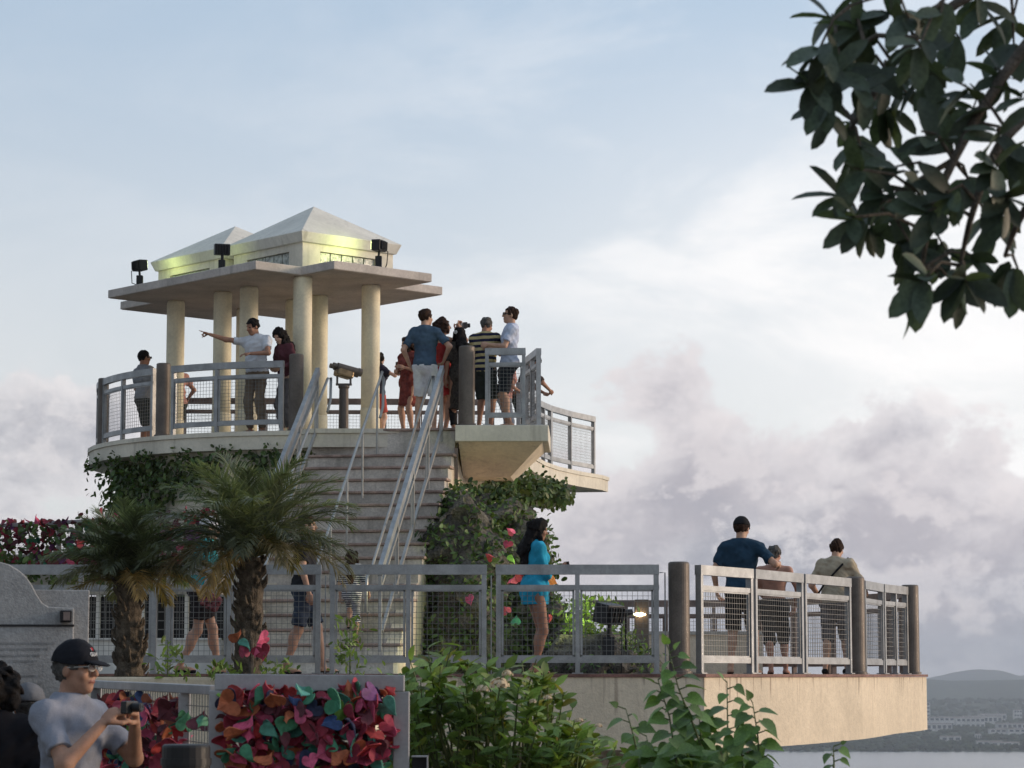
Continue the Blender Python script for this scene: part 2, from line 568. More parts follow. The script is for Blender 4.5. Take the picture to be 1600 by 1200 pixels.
# ------------------------------------------------------------------ smooth solids (rocks, people): distance fields -> mesh
class Field:
    def __init__(self, lo, hi, h):
        self.lo = np.array(lo, float); self.h = h
        self.n = np.maximum(np.ceil((np.array(hi) - self.lo) / h).astype(int) + 1, 3)
        self.a = np.full(self.n, .5, dtype=np.float32)
        self.ax = [self.lo[i] + h * np.arange(self.n[i]) for i in range(3)]

    def sub(self, lo, hi):
        i0 = np.clip(np.floor((np.array(lo) - self.lo) / self.h).astype(int), 0, self.n - 1)
        i1 = np.clip(np.ceil((np.array(hi) - self.lo) / self.h).astype(int) + 1, 1, self.n)
        sl = tuple(slice(a, b) for a, b in zip(i0, i1))
        g = np.meshgrid(*[self.ax[k][sl[k]] for k in range(3)], indexing='ij')
        return sl, np.stack(g, -1)

    def put(self, sl, d, k):
        a = self.a[sl]
        if k > 0:
            hh = np.clip(.5 + .5 * (d - a) / k, 0, 1)
            self.a[sl] = d * (1 - hh) + a * hh - k * hh * (1 - hh)
        else:
            self.a[sl] = np.minimum(a, d)

    def rc(self, a, b, ra, rb, k=.03, clip=None, infl=0.0):
        a = np.array(a, float); b = np.array(b, float)
        ra += infl; rb += infl
        rr = max(ra, rb) + k + .03
        lo = np.minimum(a, b) - rr; hi = np.maximum(a, b) + rr
        sl, p = self.sub(lo, hi)
        if p.size == 0: return
        ba = b - a
        t = np.clip(((p - a) @ ba) / max(ba @ ba, 1e-9), 0, 1)
        d = np.linalg.norm(p - a - t[..., None] * ba, axis=-1) - (ra + (rb - ra) * t)
        if clip is not None:
            cp, cn = clip
            d = np.maximum(d, (p - np.array(cp)) @ np.array(cn))
        self.put(sl, d.astype(np.float32), k)

    def ell(self, c, r, Rm=None, k=.03, infl=0.0):
        c = np.array(c, float); r = np.array(r, float) + infl
        rr = r.max() + k + .03
        sl, p = self.sub(c - rr, c + rr)
        if p.size == 0: return
        q = p - c
        if Rm is not None:
            q = q @ np.array(Rm)          # into the local frame (Rm columns are local axes)
        k0 = np.linalg.norm(q / r, axis=-1)
        k1 = np.linalg.norm(q / (r * r), axis=-1)
        d = k0 * (k0 - 1) / np.maximum(k1, 1e-6)
        self.put(sl, d.astype(np.float32), k)

    def grid(self):
        return np.stack(np.meshgrid(*self.ax, indexing='ij'), -1)

    def mesh(self):
        v = self.a
        nx, ny, nz = v.shape
        s = v < 0
        c = s[:-1, :-1, :-1].astype(np.int8)
        tot = np.zeros((nx - 1, ny - 1, nz - 1), np.int8)
        for i in (0, 1):
            for j in (0, 1):
                for k in (0, 1):
                    tot += s[i:nx - 1 + i, j:ny - 1 + j, k:nz - 1 + k]
        act = (tot > 0) & (tot < 8)
        I = np.argwhere(act)
        if len(I) == 0:
            return np.zeros((0, 3)), np.zeros((0, 4), int)
        ids = np.full(act.shape, -1, np.int32)
        ids[act] = np.arange(len(I))
        cor = [(i, j, k) for i in (0, 1) for j in (0, 1) for k in (0, 1)]
        vals = {c_: v[I[:, 0] + c_[0], I[:, 1] + c_[1], I[:, 2] + c_[2]] for c_ in cor}
        acc = np.zeros((len(I), 3)); cnt = np.zeros(len(I))
        for a in cor:
            for ax in range(3):
                if a[ax] == 0:
                    b = list(a); b[ax] = 1; b = tuple(b)
                    va, vb = vals[a], vals[b]
                    x = (va < 0) != (vb < 0)
                    t = np.where(x, va / np.where(x, va - vb, 1), 0)
                    pt = np.tile(np.array(a, float), (len(I), 1))
                    pt[:, ax] = t
                    acc[x] += pt[x]; cnt[x] += 1
        V = self.lo + self.h * (I + acc / cnt[:, None])
        Fs = []
        for ax in range(3):
            o1, o2 = (ax + 1) % 3, (ax + 2) % 3
            sa = [slice(None)] * 3; sb = [slice(None)] * 3
            sa[ax] = slice(0, -1); sb[ax] = slice(1, None)
            e = s[tuple(sa)] != s[tuple(sb)]
            fl = s[tuple(sa)]
            E = np.argwhere(e)
            ok = (E[:, o1] > 0) & (E[:, o2] > 0) & (E[:, o1] < v.shape[o1] - 1) & (E[:, o2] < v.shape[o2] - 1)
            E = E[ok]
            f = fl[E[:, 0], E[:, 1], E[:, 2]]
            def cid(d1, d2):
                q = E.copy(); q[:, o1] += d1; q[:, o2] += d2
                return ids[q[:, 0], q[:, 1], q[:, 2]]
            quad = np.stack([cid(-1, -1), cid(0, -1), cid(0, 0), cid(-1, 0)], 1)
            quad[~f] = quad[~f][:, ::-1]
            Fs.append(quad)
        return V, np.concatenate(Fs)


def vnormals(V, Fq):
    n = np.cross(V[Fq[:, 2]] - V[Fq[:, 0]], V[Fq[:, 3]] - V[Fq[:, 1]])
    N = np.zeros_like(V)
    for k in range(4):
        np.add.at(N, Fq[:, k], n)
    return N / np.maximum(np.linalg.norm(N, axis=1, keepdims=True), 1e-9)


def wob(p, amp, freq, seed=0, n=5):
    """cheap smooth noise from sums of sines"""
    rs = np.random.RandomState(seed)
    out = np.zeros(p.shape[:-1])
    for i in range(n):
        k = rs.normal(size=3); k *= freq * (1 + .7 * i) / np.linalg.norm(k)
        out += np.sin(p @ k + rs.uniform(0, 6.28) + 1.3 * np.sin(p @ (k[[1, 2, 0]] * .6))) / (1 + .6 * i)
    return out * amp

# ================================================================== THE SETTING
SEA = -110.0
sea = MB()
xs = [-6900, -2500, -900, -300, 300, 900, 2500, 6900]
sea.add([(-6900, -150, SEA), (6900, -150, SEA), (6900, 14900, SEA), (-6900, 14900, SEA)], [(0, 1, 2, 3)])
mw = pm('sea_water', (.05, .075, .085), .16, var=.15, vs=.004, bump=0)
g = NG(mw.node_tree)
_tc = g.n('ShaderNodeTexCoord').outputs['Object']
_w = g.noise(g.vm('MULTIPLY', _tc, (.012, .05, 1)), 1.0, 8, .62)
_b = g.n('ShaderNodeBump'); _b.inputs['Strength'].default_value = .55; _b.inputs['Distance'].default_value = 1.6
g.link(_w, _b.inputs['Height'])
g.link(_b.outputs[0], mw.node_tree.nodes['Principled BSDF'].inputs['Normal'])
tag(sea.build('sea', mw), 'grey calm sea far below the lookout', 'sea', kind='structure')

# cliff-top ground under the terrace, with its cliff faces down to the sea
gx = np.linspace(-30, 9, 40); gy = np.linspace(-12, 40.5, 54)
V = []; Fc = []
for j, yy in enumerate(gy):
    for i, xx in enumerate(gx):
        V.append((xx, yy, -1.62 + .05 * mnoise.noise(Vector((xx * .4, yy * .4, 0)))))
nx = len(gx)
for j in range(len(gy) - 1):
    for i in range(nx - 1):
        a = j * nx + i
        Fc.append((a, a + 1, a + 1 + nx, a + nx))
gm = MB().add(V, Fc)
edge = [(x_, -12) for x_ in gx[::3]] + [(9, y_) for y_ in gy[::3]] + [(x_, 40.5) for x_ in gx[::-3]] + [(-30, y_) for y_ in gy[::-3]]
top = [(x_, y_, -1.7) for x_, y_ in edge]
ne = len(edge)
cv = list(top)
for lev, (sp, zz) in enumerate(((1.5, -25), (5, -70), (10, -113))):
    for x_, y_ in edge:
        dx, dy = x_ + 10, y_ - 14
        l = math.hypot(dx, dy)
        j_ = sp + 1.5 * mnoise.noise(Vector((x_ * .3, y_ * .3, lev)))
        cv.append((x_ + dx / l * j_, y_ + dy / l * j_, zz))
cf = []
for lev in range(3):
    for i in range(ne):
        a = lev * ne + i; b = lev * ne + (i + 1) % ne
        cf.append((a, a + ne, b + ne, b))
gm.add(cv, cf)
tag(gm.build('ground', M['earth']), 'bare earth cliff top below the terrace', 'ground', kind='structure')

# far shore: a coastal plain rising to two lines of hills
M['farland'] = pm('far_land', (.045, .06, .035), .95, var=.45, vs=.006, fine=.35, spec=.1)
M['farhill'] = pm('far_hill', (.050, .065, .042), .95, var=.3, vs=.002, fine=.25, spec=.1)


def heightfield(name, x0, x1, y0, y1, nx_, ny_, fn, mat, label):
    X = np.linspace(x0, x1, nx_); Y = np.linspace(y0, y1, ny_)
    V = np.array([(x_, y_, fn(x_, y_)) for y_ in Y for x_ in X])
    i = np.arange(nx_ - 1); j = np.arange(ny_ - 1)
    a = (j[:, None] * nx_ + i[None]).ravel()
    o = mesh_np(name, V, np.stack([a, a + 1, a + 1 + nx_, a + nx_], 1), mat)
    return tag(o, label, 'terrain', kind='structure')


def sm(t):
    t = max(0., min(1., t)); return t * t * (3 - 2 * t)


def nz2(x_, y_, s_, o=4):
    return mnoise.fractal(Vector((x_ * s_, y_ * s_, 3.3)), 1.0, 2.0, o)


def h_plain(x_, y_):
    base = SEA - 2 + 5 * sm((y_ - 3760 - 60 * nz2(x_, 0, .002)) / 90)
    base += 9 * sm((y_ - 3900) / 1500) + 30 * sm((y_ - 5600) / 1400) + 4 * nz2(x_, y_, .004) * sm((y_ - 3900) / 300)
    return base


def h_ridge(x_, y_):
    r = math.exp(-((y_ - 8300) / 700) ** 2)
    return SEA - 5 + (104 + 9 * nz2(x_, y_, .0012)) * r + 6 * nz2(x_, y_, .005) * r


def h_mount(x_, y_):
    r = math.exp(-((y_ - 12500) / 900) ** 2)
    u_ = x_ / 12500 * F + 800
    prof = 96 + 50 * math.exp(-((u_ - 1535) / 42) ** 2) + 18 * math.exp(-((u_ - 1490) / 30) ** 2) + 40 * math.exp(-((u_ - 1625) / 30) ** 2) + 25 * math.exp(-((u_ - 1000) / 200) ** 2)
    return SEA - 5 + (prof + 14 * nz2(x_, y_, .0022) + 7 * nz2(x_, y_ * .3, .008)) * r


heightfield('coastal_plain', -1200, 3600, 3650, 7400, 120, 90, h_plain, M['farland'], 'dark wooded coastal plain across the bay')
heightfield('ridge', -3500, 5500, 6900, 9800, 120, 30, h_ridge, M['farhill'], 'low dark ridge behind the coastal plain')
heightfield('far_mountain', -5000, 6800, 10800, 14200, 420, 26, h_mount, M['farhill'], 'pale hazy hills on the horizon')


# ------------------------------------------------------------------ lower terrace
DK = 0.02
EDGE = [(1.89, 26.05), (2.53, 27.07), (3.20, 28.35), (3.89, 29.67), (4.13, 30.3), (4.53, 31.5), (4.98, 32.5)]
FY = 26.0
low_out = [(-11, FY - .10), (1.93, FY - .10), (2.66, 27.0), (3.33, 28.28), (4.02, 29.6), (4.27, 30.25), (4.67, 31.42), (5.13, 32.45), (5.30, 32.95), (4.9, 36.0), (4.0, 38.6), (-11, 38.6)]
terr = thing('lower_terrace', 'cream stucco terrace with a rounded cantilevered edge above the sea', 'terrace', (0, 30, -1.6))


def inset(poly, d):
    cx = sum(p[0] for p in poly) / len(poly); cy = sum(p[1] for p in poly) / len(poly)
    out = []
    for p in poly:
        l = math.hypot(p[0] - cx, p[1] - cy)
        out.append((p[0] - (p[0] - cx) / l * d, p[1] - (p[1] - cy) / l * d))
    return out


def fascia(poly, z0f, z1, n=1):
    """closed solid whose lower edge height varies along the outline; side walls finely cut"""
    b = MB()
    pts = []
    for i, p in enumerate(poly):
        q = poly[(i + 1) % len(poly)]
        L = math.hypot(q[0] - p[0], q[1] - p[1])
        k = max(1, int(L / .5))
        for t in range(k):
            pts.append((p[0] + (q[0] - p[0]) * t / k, p[1] + (q[1] - p[1]) * t / k))
    n_ = len(pts)
    vs_ = [(p[0], p[1], z0f(*p)) for p in pts] + [(p[0], p[1], z1) for p in pts]
    fs = [(i, (i + 1) % n_, (i + 1) % n_ + n_, i + n_) for i in range(n_)]
    fs.append(tuple(range(n_ - 1, -1, -1)))
    fs.append(tuple(range(n_, 2 * n_)))
    return b.add(vs_, fs)


M['parapet'] = pm('parapet_stucco', (.74, .635, .49), .85, var=.09, vs=1.1, bump=.5, bs=40, streak=.22, streak_c=(.36, .27, .20), fine=.06)
_g = NG(M['parapet'].node_tree)
_bs = M['parapet'].node_tree.nodes['Principled BSDF']
_old = _bs.inputs['Base Color'].links[0].from_socket
_tc = _g.n('ShaderNodeTexCoord').outputs['Object']
_sp = _g.n('ShaderNodeSeparateXYZ'); _g.link(_tc, _sp.inputs[0])
_dr = _g.noise(_g.vm('MULTIPLY', _tc, (16.0, 16.0, .25)), 1.0, 3, .5)
_len = _g.noise(_g.vm('MULTIPLY', _tc, (5.0, 5.0, 0.0)), 1.0, 3, .6)
_zz = _g.m('ADD', _sp.outputs[2], _g.m('MULTIPLY', _g.ss(_len, .40, .75), .50))
_f = _g.m('MULTIPLY', _g.ss(_dr, .50, .66), _g.ss(_zz, .0, .12))
_c = _g.mix(_g.m('MULTIPLY', _f, .62), _old, (.20, .125, .09, 1))
_g.link(_c, _bs.inputs['Base Color'])
fascia(low_out, lambda x_, y_: -.74 + (0 if y_ < 28 else .012 * (y_ - 28)), DK - .035).build('parapet_wall', M['parapet'], terr)
MB().prism([(p[0] * 1.0 + (.018 if p[0] > 0 else 0), p[1] - .015) for p in low_out], DK - .032, DK - .002).build('edge_tile', M['floor'], terr)
MB().prism(inset(low_out, 1.6), DK - .001, DK + .003).build('floor_surface', M['deckfloor'], terr)
MB().prism([(-10.5, FY + 1.2), (.9, FY + 1.2), (2.0, 29), (2.6, 32), (2.4, 37), (-10.5, 37)], -1.75, -.7).build('supporting_wall', M['concrete'], terr)
MB().prism([(.6, 27.6), (2.2, 29), (3.0, 31.5), (3.1, 35.5), (.6, 36)], -14, -.76).build('rock_foot', M['earth'], terr)

# ------------------------------------------------------------------ railings


def resample(pts, step):
    out = [Vector(pts[0])]
    for p, q in zip(pts[:-1], pts[1:]):
        p = Vector(p); q = Vector(q)
        k = max(1, int(round((q - p).length / step)))
        for t in range(1, k + 1):
            out.append(p.lerp(q, t / k))
    return out


def along(pts, s):
    for p, q in zip(pts[:-1], pts[1:]):
        l = (q - p).length
        if s <= l + 1e-9:
            return p.lerp(q, s / l if l else 0), (q - p).normalized()
        s -= l
    return pts[-1].copy(), (pts[-1] - pts[-2]).normalized()


def panel(pts, z0, label, group, H=1.10, mids=(.5,), mat='steel', mesh=True, pw=.05, wire='wire', step=.056, top_h=.10):
    pts = [Vector((p[0], p[1], 0)) for p in pts]
    Lt = sum((b - a).length for a, b in zip(pts[:-1], pts[1:]))
    c = along(pts, Lt / 2)[0]
    t = thing('railing_panel', label, 'railing', (c.x, c.y, z0), group)
    m = M[mat]
    up = Vector((0, 0, 1))

    def run(z, w, h, nm, a=0.0, b=None):
        b = Lt if b is None else b
        mb = MB()
        ks = [a]
        acc = 0
        for p, q in zip(pts[:-1], pts[1:]):
            acc += (q - p).length
            if a + .02 < acc < b - .02: ks.append(acc)
        ks.append(b)
        for u0, u1 in zip(ks[:-1], ks[1:]):
            p = along(pts, u0)[0]; q = along(pts, u1)[0]
            d = (q - p).normalized() * .004
            mb.bar(p - d + up * (z0 + z), q + d + up * (z0 + z), w, h)
        return mb.build(nm, m, t)
    run(H - top_h / 2, .075, top_h, 'top_rail')
    run(.87 * H / 1.1, .05, .05, 'mid_rail')
    run(.14, .05, .06, 'bottom_rail')
    marks = [pw / 2] + [Lt * f for f in mids] + [Lt - pw / 2]
    for s_ in marks:
        p, d = along(pts, s_)
        nrm = Vector((-d.y, d.x, 0))
        b = MB()
        w = pw if s_ in (marks[0], marks[-1]) else pw * .9
        b.bar(p + up * z0, p + up * (z0 + H - top_h - .001), w, pw + .014, up=nrm)
        b.box((p.x, p.y, z0 + .007), (.11, .11, .012), Matrix.Rotation(math.atan2(d.y, d.x), 3, 'Z'))
        b.build('post', m, t)
    if mesh:
        zb, zt = .175, .87 * H / 1.1 - .03
        for a, b_ in zip(marks[:-1], marks[1:]):
            a += pw / 2 + .004; b_ -= pw / 2 + .004
            fr = MB(); wr = MB()
            nseg = max(1, int((b_ - a) / .35)) if len(pts) > 2 else 1
            ss_ = [a + (b_ - a) * i / nseg for i in range(nseg + 1)]
            for u0, u1 in zip(ss_[:-1], ss_[1:]):
                p = along(pts, u0)[0]; q = along(pts, u1)[0]
                for z in (zb, zt):
                    fr.bar(p + up * (z0 + z), q + up * (z0 + z), .03, .022)
                nh = int((zt - zb) / step)
                for i in range(1, nh + 1):
                    z = zb + (zt - zb) * i / (nh + 1)
                    wr.bar(p + up * (z0 + z), q + up * (z0 + z), .0036, .0042)
            for s_ in (a + .011, b_ - .011):
                p, d = along(pts, s_)
                fr.bar(p + up * (z0 + zb), p + up * (z0 + zt), .022, .03, up=Vector((-d.y, d.x, 0)))
            nv = int((b_ - a) / step)
            for i in range(1, nv + 1):
                p, d = along(pts, a + (b_ - a) * i / (nv + 1))
                wr.bar(p + up * (z0 + zb), p + up * (z0 + zt), .0042, .0036, up=Vector((-d.y, d.x, 0)))
            fo = fr.build('mesh_frame', m, t)
            wo = wr.build('wire_mesh', M[wire], t)
            wo['kind'] = 'stuff'
    return t


def round_post(x_, y_, z0, h, label, r=.108):
    t = thing('round_post', label, 'post', (x_, y_, z0), 'bronze round posts between the railing panels')
    MB().cyl((x_, y_), r, z0, z0 + h, 28, bev=.02).build('shaft', M['post'], t, smooth=False, bevel=0)
    MB().cyl((x_, y_), r + .02, z0 + .001, z0 + .03, 28, bev=.008).build('base_ring', M['post'], t)
    return t


GF = 'railing panels along the terrace front'
GR = 'railing panels round the terrace corner'


def fx(px): return at(px, 1056, FY).x


panel([(fx(775), FY), (fx(1030), FY)], DK, 'grey two-bay railing panel beside the lone bronze post, woman in blue dress behind it', GF)
panel([(fx(515), FY), (fx(760), FY)], DK, 'grey two-bay railing panel in front of the foot of the stairs', GF)
panel([(fx(258), FY), (fx(500), FY)], DK, 'grey two-bay railing panel behind the taller of the two palms', GF, mids=(.41,))
panel([(fx(5), FY), (fx(243), FY)], DK, 'grey two-bay railing panel behind the shorter palm and the stone monument', GF)
for a, nm in ((767.5, 'the stair-foot panel and the panel of the woman in blue'), (507.5, 'the taller palm\'s panel and the stair-foot panel')):
    tag(MB().bar((fx(a), FY, DK), (fx(a), FY, DK + .99), .012, .012).build('steel_rod', M['steel']),
        'thin steel rod between ' + nm, 'rod', 'thin rods between terrace railing panels')
tag(MB().tube([(fx(1030) + .01, FY, DK + 1.02), (fx(1040), FY, DK + 1.02), (fx(1040), FY, DK + .03)], .007, 6).build('steel_rod', M['steel']),
    'thin bent steel rod between the railing and the lone bronze post', 'rod')
round_post(at(1062, 1056, FY).x, FY + .02, DK, 1.13, 'thick bronze post at the bend between shaded and sunlit railings')
lab = ['sunlit railing panel in front of the man in the dark cap', 'sunlit railing panel in front of the shirtless person', 'sunlit railing panel in front of the man in the khaki shirt',
       'narrow sunlit railing panel just past the middle bronze post', 'narrow sunlit railing panel ending at the outermost bronze post']


def seg(i, j, a, b):
    p = Vector(EDGE[i]); q = Vector(EDGE[j])
    d = (q - p).normalized()
    return [p + d * a, q - d * b]


panel(seg(0, 1, 0, .03), DK, lab[0], GR, mids=())
panel(seg(1, 2, .03, .03), DK, lab[1], GR, mids=())
panel(seg(2, 3, .03, .0), DK, lab[2], GR, mids=())
panel(seg(4, 5, .05, .02), DK, lab[3], GR, mids=())
panel(seg(5, 6, .04, .0), DK, lab[4], GR, mids=(.5,))
p = (Vector(EDGE[3]) + Vector(EDGE[4])) / 2
round_post(p.x, p.y, DK, 1.13, 'thick bronze post in the middle of the sunlit railing')
p = Vector(EDGE[6]) + Vector((.08, .14))
round_post(p.x, p.y, DK, 1.13, 'thick bronze post at the outermost end of the sunlit railing')
# far side of the terrace
GB = 'railing panels along the far side of the terrace'
bk = [(1.05, 38.2), (2.35, 38.3), (3.65, 38.2), (4.55, 36.6), (5.1, 34.9), (5.2, 33.1)]
bl = ['brown-shadowed railing panel behind the lamp bollard', 'brown-shadowed railing panel between the lone bronze post and the capped man',
      'brown-shadowed far railing panel behind the low tan wall', 'brown-shadowed far railing panel behind the khaki shirt man', 'brown-shadowed railing panel closing the terrace at its outer end']
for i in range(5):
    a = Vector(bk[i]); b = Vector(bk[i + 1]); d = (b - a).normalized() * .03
    panel([a + d, b - d], DK, bl[i], GB, mat='shadebrown', wire='wire')
lw = thing('low_wall', 'low tan wall standing in front of the far terrace railing', 'wall', (2.4, 37.6, DK))
MB().box((2.4, 37.62, DK + .29), (2.5, .24, .57)).build('wall_body', M['stucco'], lw)
MB().box((2.4, 37.62, DK + .60), (2.58, .30, .05)).build('coping', M['concrete'], lw)

# ------------------------------------------------------------------ tower, upper deck
UP = 3.60
CC = Vector((-2.9, 41.6)); CR = 3.95


def arc(phi, r=CR):
    a = R(phi)
    return (CC.x + r * math.sin(a), CC.y - r * math.cos(a))


wing = [(1.75, 46.6), (1.62, 46.1), (1.18, 45.2), (.80, 44.2), (.55, 43.2), (.36, 42.0), (.24, 40.6), (.20, 38.4)]
deck_out = [arc(-4), arc(-12), arc(-20), arc(-28), arc(-36), arc(-44), arc(-52), arc(-60), arc(-68), arc(-76), arc(-84), arc(-92), arc(-100), (-6.4, 43.1), (-.2, 43.4), (.3, 46.9)] + wing + [(-.80, 37.35), (-2.96, 37.35)]
ud = thing('upper_deck', 'round lookout deck of cream concrete on a stucco drum with creepers', 'tower', (-2.9, 41.3, DK))
MB().prism(deck_out, UP - .27, UP - .07).build('deck_slab', M['cream'], ud)
MB().prism([(CC.x + (p[0] - CC.x) * 1.006, CC.y + (p[1] - CC.y) * 1.006) for p in deck_out], UP - .066, UP).build('coping', M['cream'], ud)
drum = []
for a in range(0, 360, 6):
    drum.append((-2.95 + 3.25 * math.cos(R(a)), 41.0 + 3.25 * math.sin(R(a))))
MB().prism(drum, DK, UP - .272).build('drum_wall', M['cream'], ud)

# stairs: 18 risers climbing away from the camera, turned a few degrees
SA = 8.5
SD = Vector((math.sin(R(SA)), math.cos(R(SA)), 0)); SR = Vector((SD.y, -SD.x, 0))
NR = 18; RH = (UP - DK) / NR; TD = .285
STOP = Vector((-.82, 37.2, 0))            # top step, its open (west) end
SW = 2.16


def st(s_, r_, z_):
    """stair frame: s_ metres back down from the top edge, r_ metres in from the open side"""
    p = STOP - SD * s_ - SR * r_
    return Vector((p.x, p.y, z_))


stair = thing('staircase', 'weathered concrete staircase with red-brown nosings up to the lookout deck', 'stairs', st(5, 1, DK))
Ms = Matrix.Rotation(-R(SA), 3, 'Z')
for i in range(NR):
    z = UP - RH * i - (.0 if i else .001)
    if i == 1:
        continue                            # the top riser is twice as tall
    s0 = TD * max(i - 1, 0) if i else -.30
    s1 = TD * (i if i else 0)
    hgt = RH * (2 if i == 0 else 1)
    if i == 0:
        s0, s1 = -.55, TD * 0
    if i >= 2:
        s0, s1 = TD * (i - 2) - .02, TD * (i - 1)
    c = st((s0 + s1) / 2, SW / 2, z - .05 - (hgt - .05) / 2 - .0)
    stp = MB().box((c.x, c.y, z - .045 - (hgt - .045) / 2), (SW - .03, s1 - s0, hgt - .047), Ms).build('step', M['riser'], stair)
    c = st((s0 + s1 + .035) / 2, SW / 2, 0)
    MB().box((c.x, c.y, z - .021), (SW + .05, s1 - s0 + .035, .040), Ms).build('nosing', M['nosing'], stp, bevel=.012)
# side walls under the flight
for r0, r1, nm in ((.02, .20, 'side_wall'), (SW - .20, SW - .02, 'side_wall')):
    b = MB()
    prof = [(-.55, DK), (-.55, UP - 2 * RH - .05), (0.0, UP - 2 * RH - .05)]
    for i in range(2, NR):
        prof += [(TD * (i - 1) - .01, UP - RH * i - RH - .002 if i > 2 else UP - RH * 3)]
    prof = [(-1.6, DK), (-1.6, UP - .29), (-.02, UP - .29), (-.02, UP - 2 * RH - .06), (TD * (NR - 2) - .04, DK + .12), (TD * (NR - 2) - .04, DK)]
    vs_ = [st(s_, r0, z_) for s_, z_ in prof] + [st(s_, r1, z_) for s_, z_ in prof]
    n_ = len(prof)
    b.add(vs_, [tuple(range(n_)), tuple(range(2 * n_ - 1, n_ - 1, -1))] + [((i + 1) % n_, i, i + n_, (i + 1) % n_ + n_) for i in range(n_)])
    b.build(nm, M['stucco'], stair)
# dark joint between stairs and tower, put in as a thin brown bar
tag(MB().bar(st(.03, -.012, 2.2), st(.03, -.012, UP - .3), .05, .03).build('joint_strip', M['shadebrown']), 'dark brown strip along the joint beside the top steps', 'pipe')

# projecting balcony west of the stair head, with a tapering bracket below
bal = thing('balcony', 'small square balcony block with tapering soffit beside the stair head', 'balcony', (-.1, 37.4, UP))
b0 = on_z(711, 664, UP + .02); b1 = on_z(857, 664, UP + .02)
by = b0.y
blk = [(b0.x, by), (b1.x, by - .02), (b1.x + .06, by + 1.9), (b0.x, by + 1.9)]
MB().prism(blk, UP - .22, UP + .02).build('slab', M['cream'], bal, bevel=.012)
brk = MB()
t_ = [(b0.x + .05, by + .03), (b1.x - .08, by + .03), (b1.x - .03, by + 1.85), (b0.x + .05, by + 1.85)]
l_ = [(b0.x + .10, by + .95), (b1.x - .55, by + .95), (b1.x - .5, by + 1.85), (b0.x + .10, by + 1.85)]
brk.add([(*p_, UP - .222) for p_ in t_] + [(*p_, UP - .66) for p_ in l_], [(0, 1, 2, 3), (7, 6, 5, 4), (0, 4, 5, 1), (1, 5, 6, 2), (2, 6, 7, 3), (3, 7, 4, 0)])
brk.build('bracket', M['stucco'], bal)

GU = 'railing panels round the lookout deck'


def arcpts(a, b, r=CR - .14, n=6):
    return [arc(a + (b - a) * i / n, r) for i in range(n + 1)]


panel(arcpts(-36, -7.5), UP, 'curved railing panel with the pointing man leaning on it', GU, H=1.06, mids=(.44,))
panel(arcpts(-68, -42), UP, 'curved railing panel with the man in the grey t-shirt behind it', GU, H=1.06, mids=(.5,))
panel(arcpts(-97, -70), UP, 'curved railing panel at the shaded east end of the lookout deck', GU, H=1.06)
pp = arc(-39, CR - .14); round_post(*pp, UP, 1.12, 'bronze post between the two curved lookout railing panels')
pp = arc(-4.5, CR - .10); round_post(*pp, UP, 1.15, 'bronze post at the head of the stairs under the pavilion corner column')
pp = arc(-69.3, CR - .14); round_post(*pp, UP, 1.08, 'bronze post at the east end of the curved lookout railing', r=.085)
pb = on_z(729, 664, UP + .02); round_post(pb.x, pb.y + .14, UP + .02, 1.17, 'bronze post at the stair head beside the small balcony', r=.118)
panel([(on_z(758, 664, UP + .02).x, by + .07), (on_z(821, 664, UP + .02).x, by + .05)], UP + .021, 'small railing panel on the front of the square balcony', GU, H=1.13, mids=())
panel([(on_z(842, 664, UP + .02).x, by + .06), (at(822, 1056, by + 1.3).x, by + 1.3)], UP + .021, 'railing panel along the outer side of the square balcony', GU, H=1.13, mids=(.5,))
wr_ = [Vector((p[0] - .14, p[1])) for p in wing[::-1]]
panel(wr_[1:4], UP, 'curved sunlit railing panel where the lookout deck sweeps out behind the balcony', GU, H=1.06, mids=(.5,))
panel(wr_[3:5], UP, 'curved sunlit railing panel in the middle of the outer sweep of the lookout deck', GU, H=1.06, mids=(.5,))
panel(wr_[4:7], UP, 'curved sunlit railing panel at the outer tip of the lookout deck', GU, H=1.06, mids=(.5,))
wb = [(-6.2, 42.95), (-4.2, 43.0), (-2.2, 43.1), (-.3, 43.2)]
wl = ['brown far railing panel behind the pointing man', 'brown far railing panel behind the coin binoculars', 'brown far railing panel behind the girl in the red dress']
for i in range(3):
    panel([wb[i], wb[i + 1]], UP, wl[i], 'railing panels along the far side of the lookout deck', H=1.06, mat='shadebrown', mids=(.33, .66))

# ------------------------------------------------------------------ pavilion
PN = Vector((-3.2, 38.45, 0)); PA = R(42)
PU = Vector((math.cos(PA), math.sin(PA), 0)); PV = Vector((-math.sin(PA), math.cos(PA), 0))


def pv(u_, v_, z_):
    return PN + PU * u_ + PV * v_ + Vector((0, 0, z_))


ZS = 6.18
pav = thing('pavilion', 'twin-roofed open pavilion with round cream columns and a cross-shaped flat slab', 'pavilion', pv(.8, 1.8, UP))
cross = [(-.86, 0), (0, 0), (0, -.80), (1.92, -.80), (1.92, .12), (2.92, .12), (2.92, 4.0), (1.92, 4.0), (1.92, 4.95), (0, 4.95), (0, 4.0), (-.86, 4.0)]
cp = [pv(a, b, 0) for a, b in cross]
MB().prism([(p.x, p.y) for p in cp], ZS - .13, ZS).build('roof_slab', M['slab'], pav, bevel=.01)
ci = [(-.84, .02), (.02, .02), (.02, -.78), (1.90, -.78), (1.90, .14), (2.90, .14), (2.90, 3.98), (1.90, 3.98), (1.90, 4.93), (.02, 4.93), (.02, 3.98), (-.84, 3.98)]
MB().prism([((q := pv(a, b, 0)).x, q.y) for a, b in ci], ZS - .136, ZS - .132).build('soffit', M['soffit'], pav)
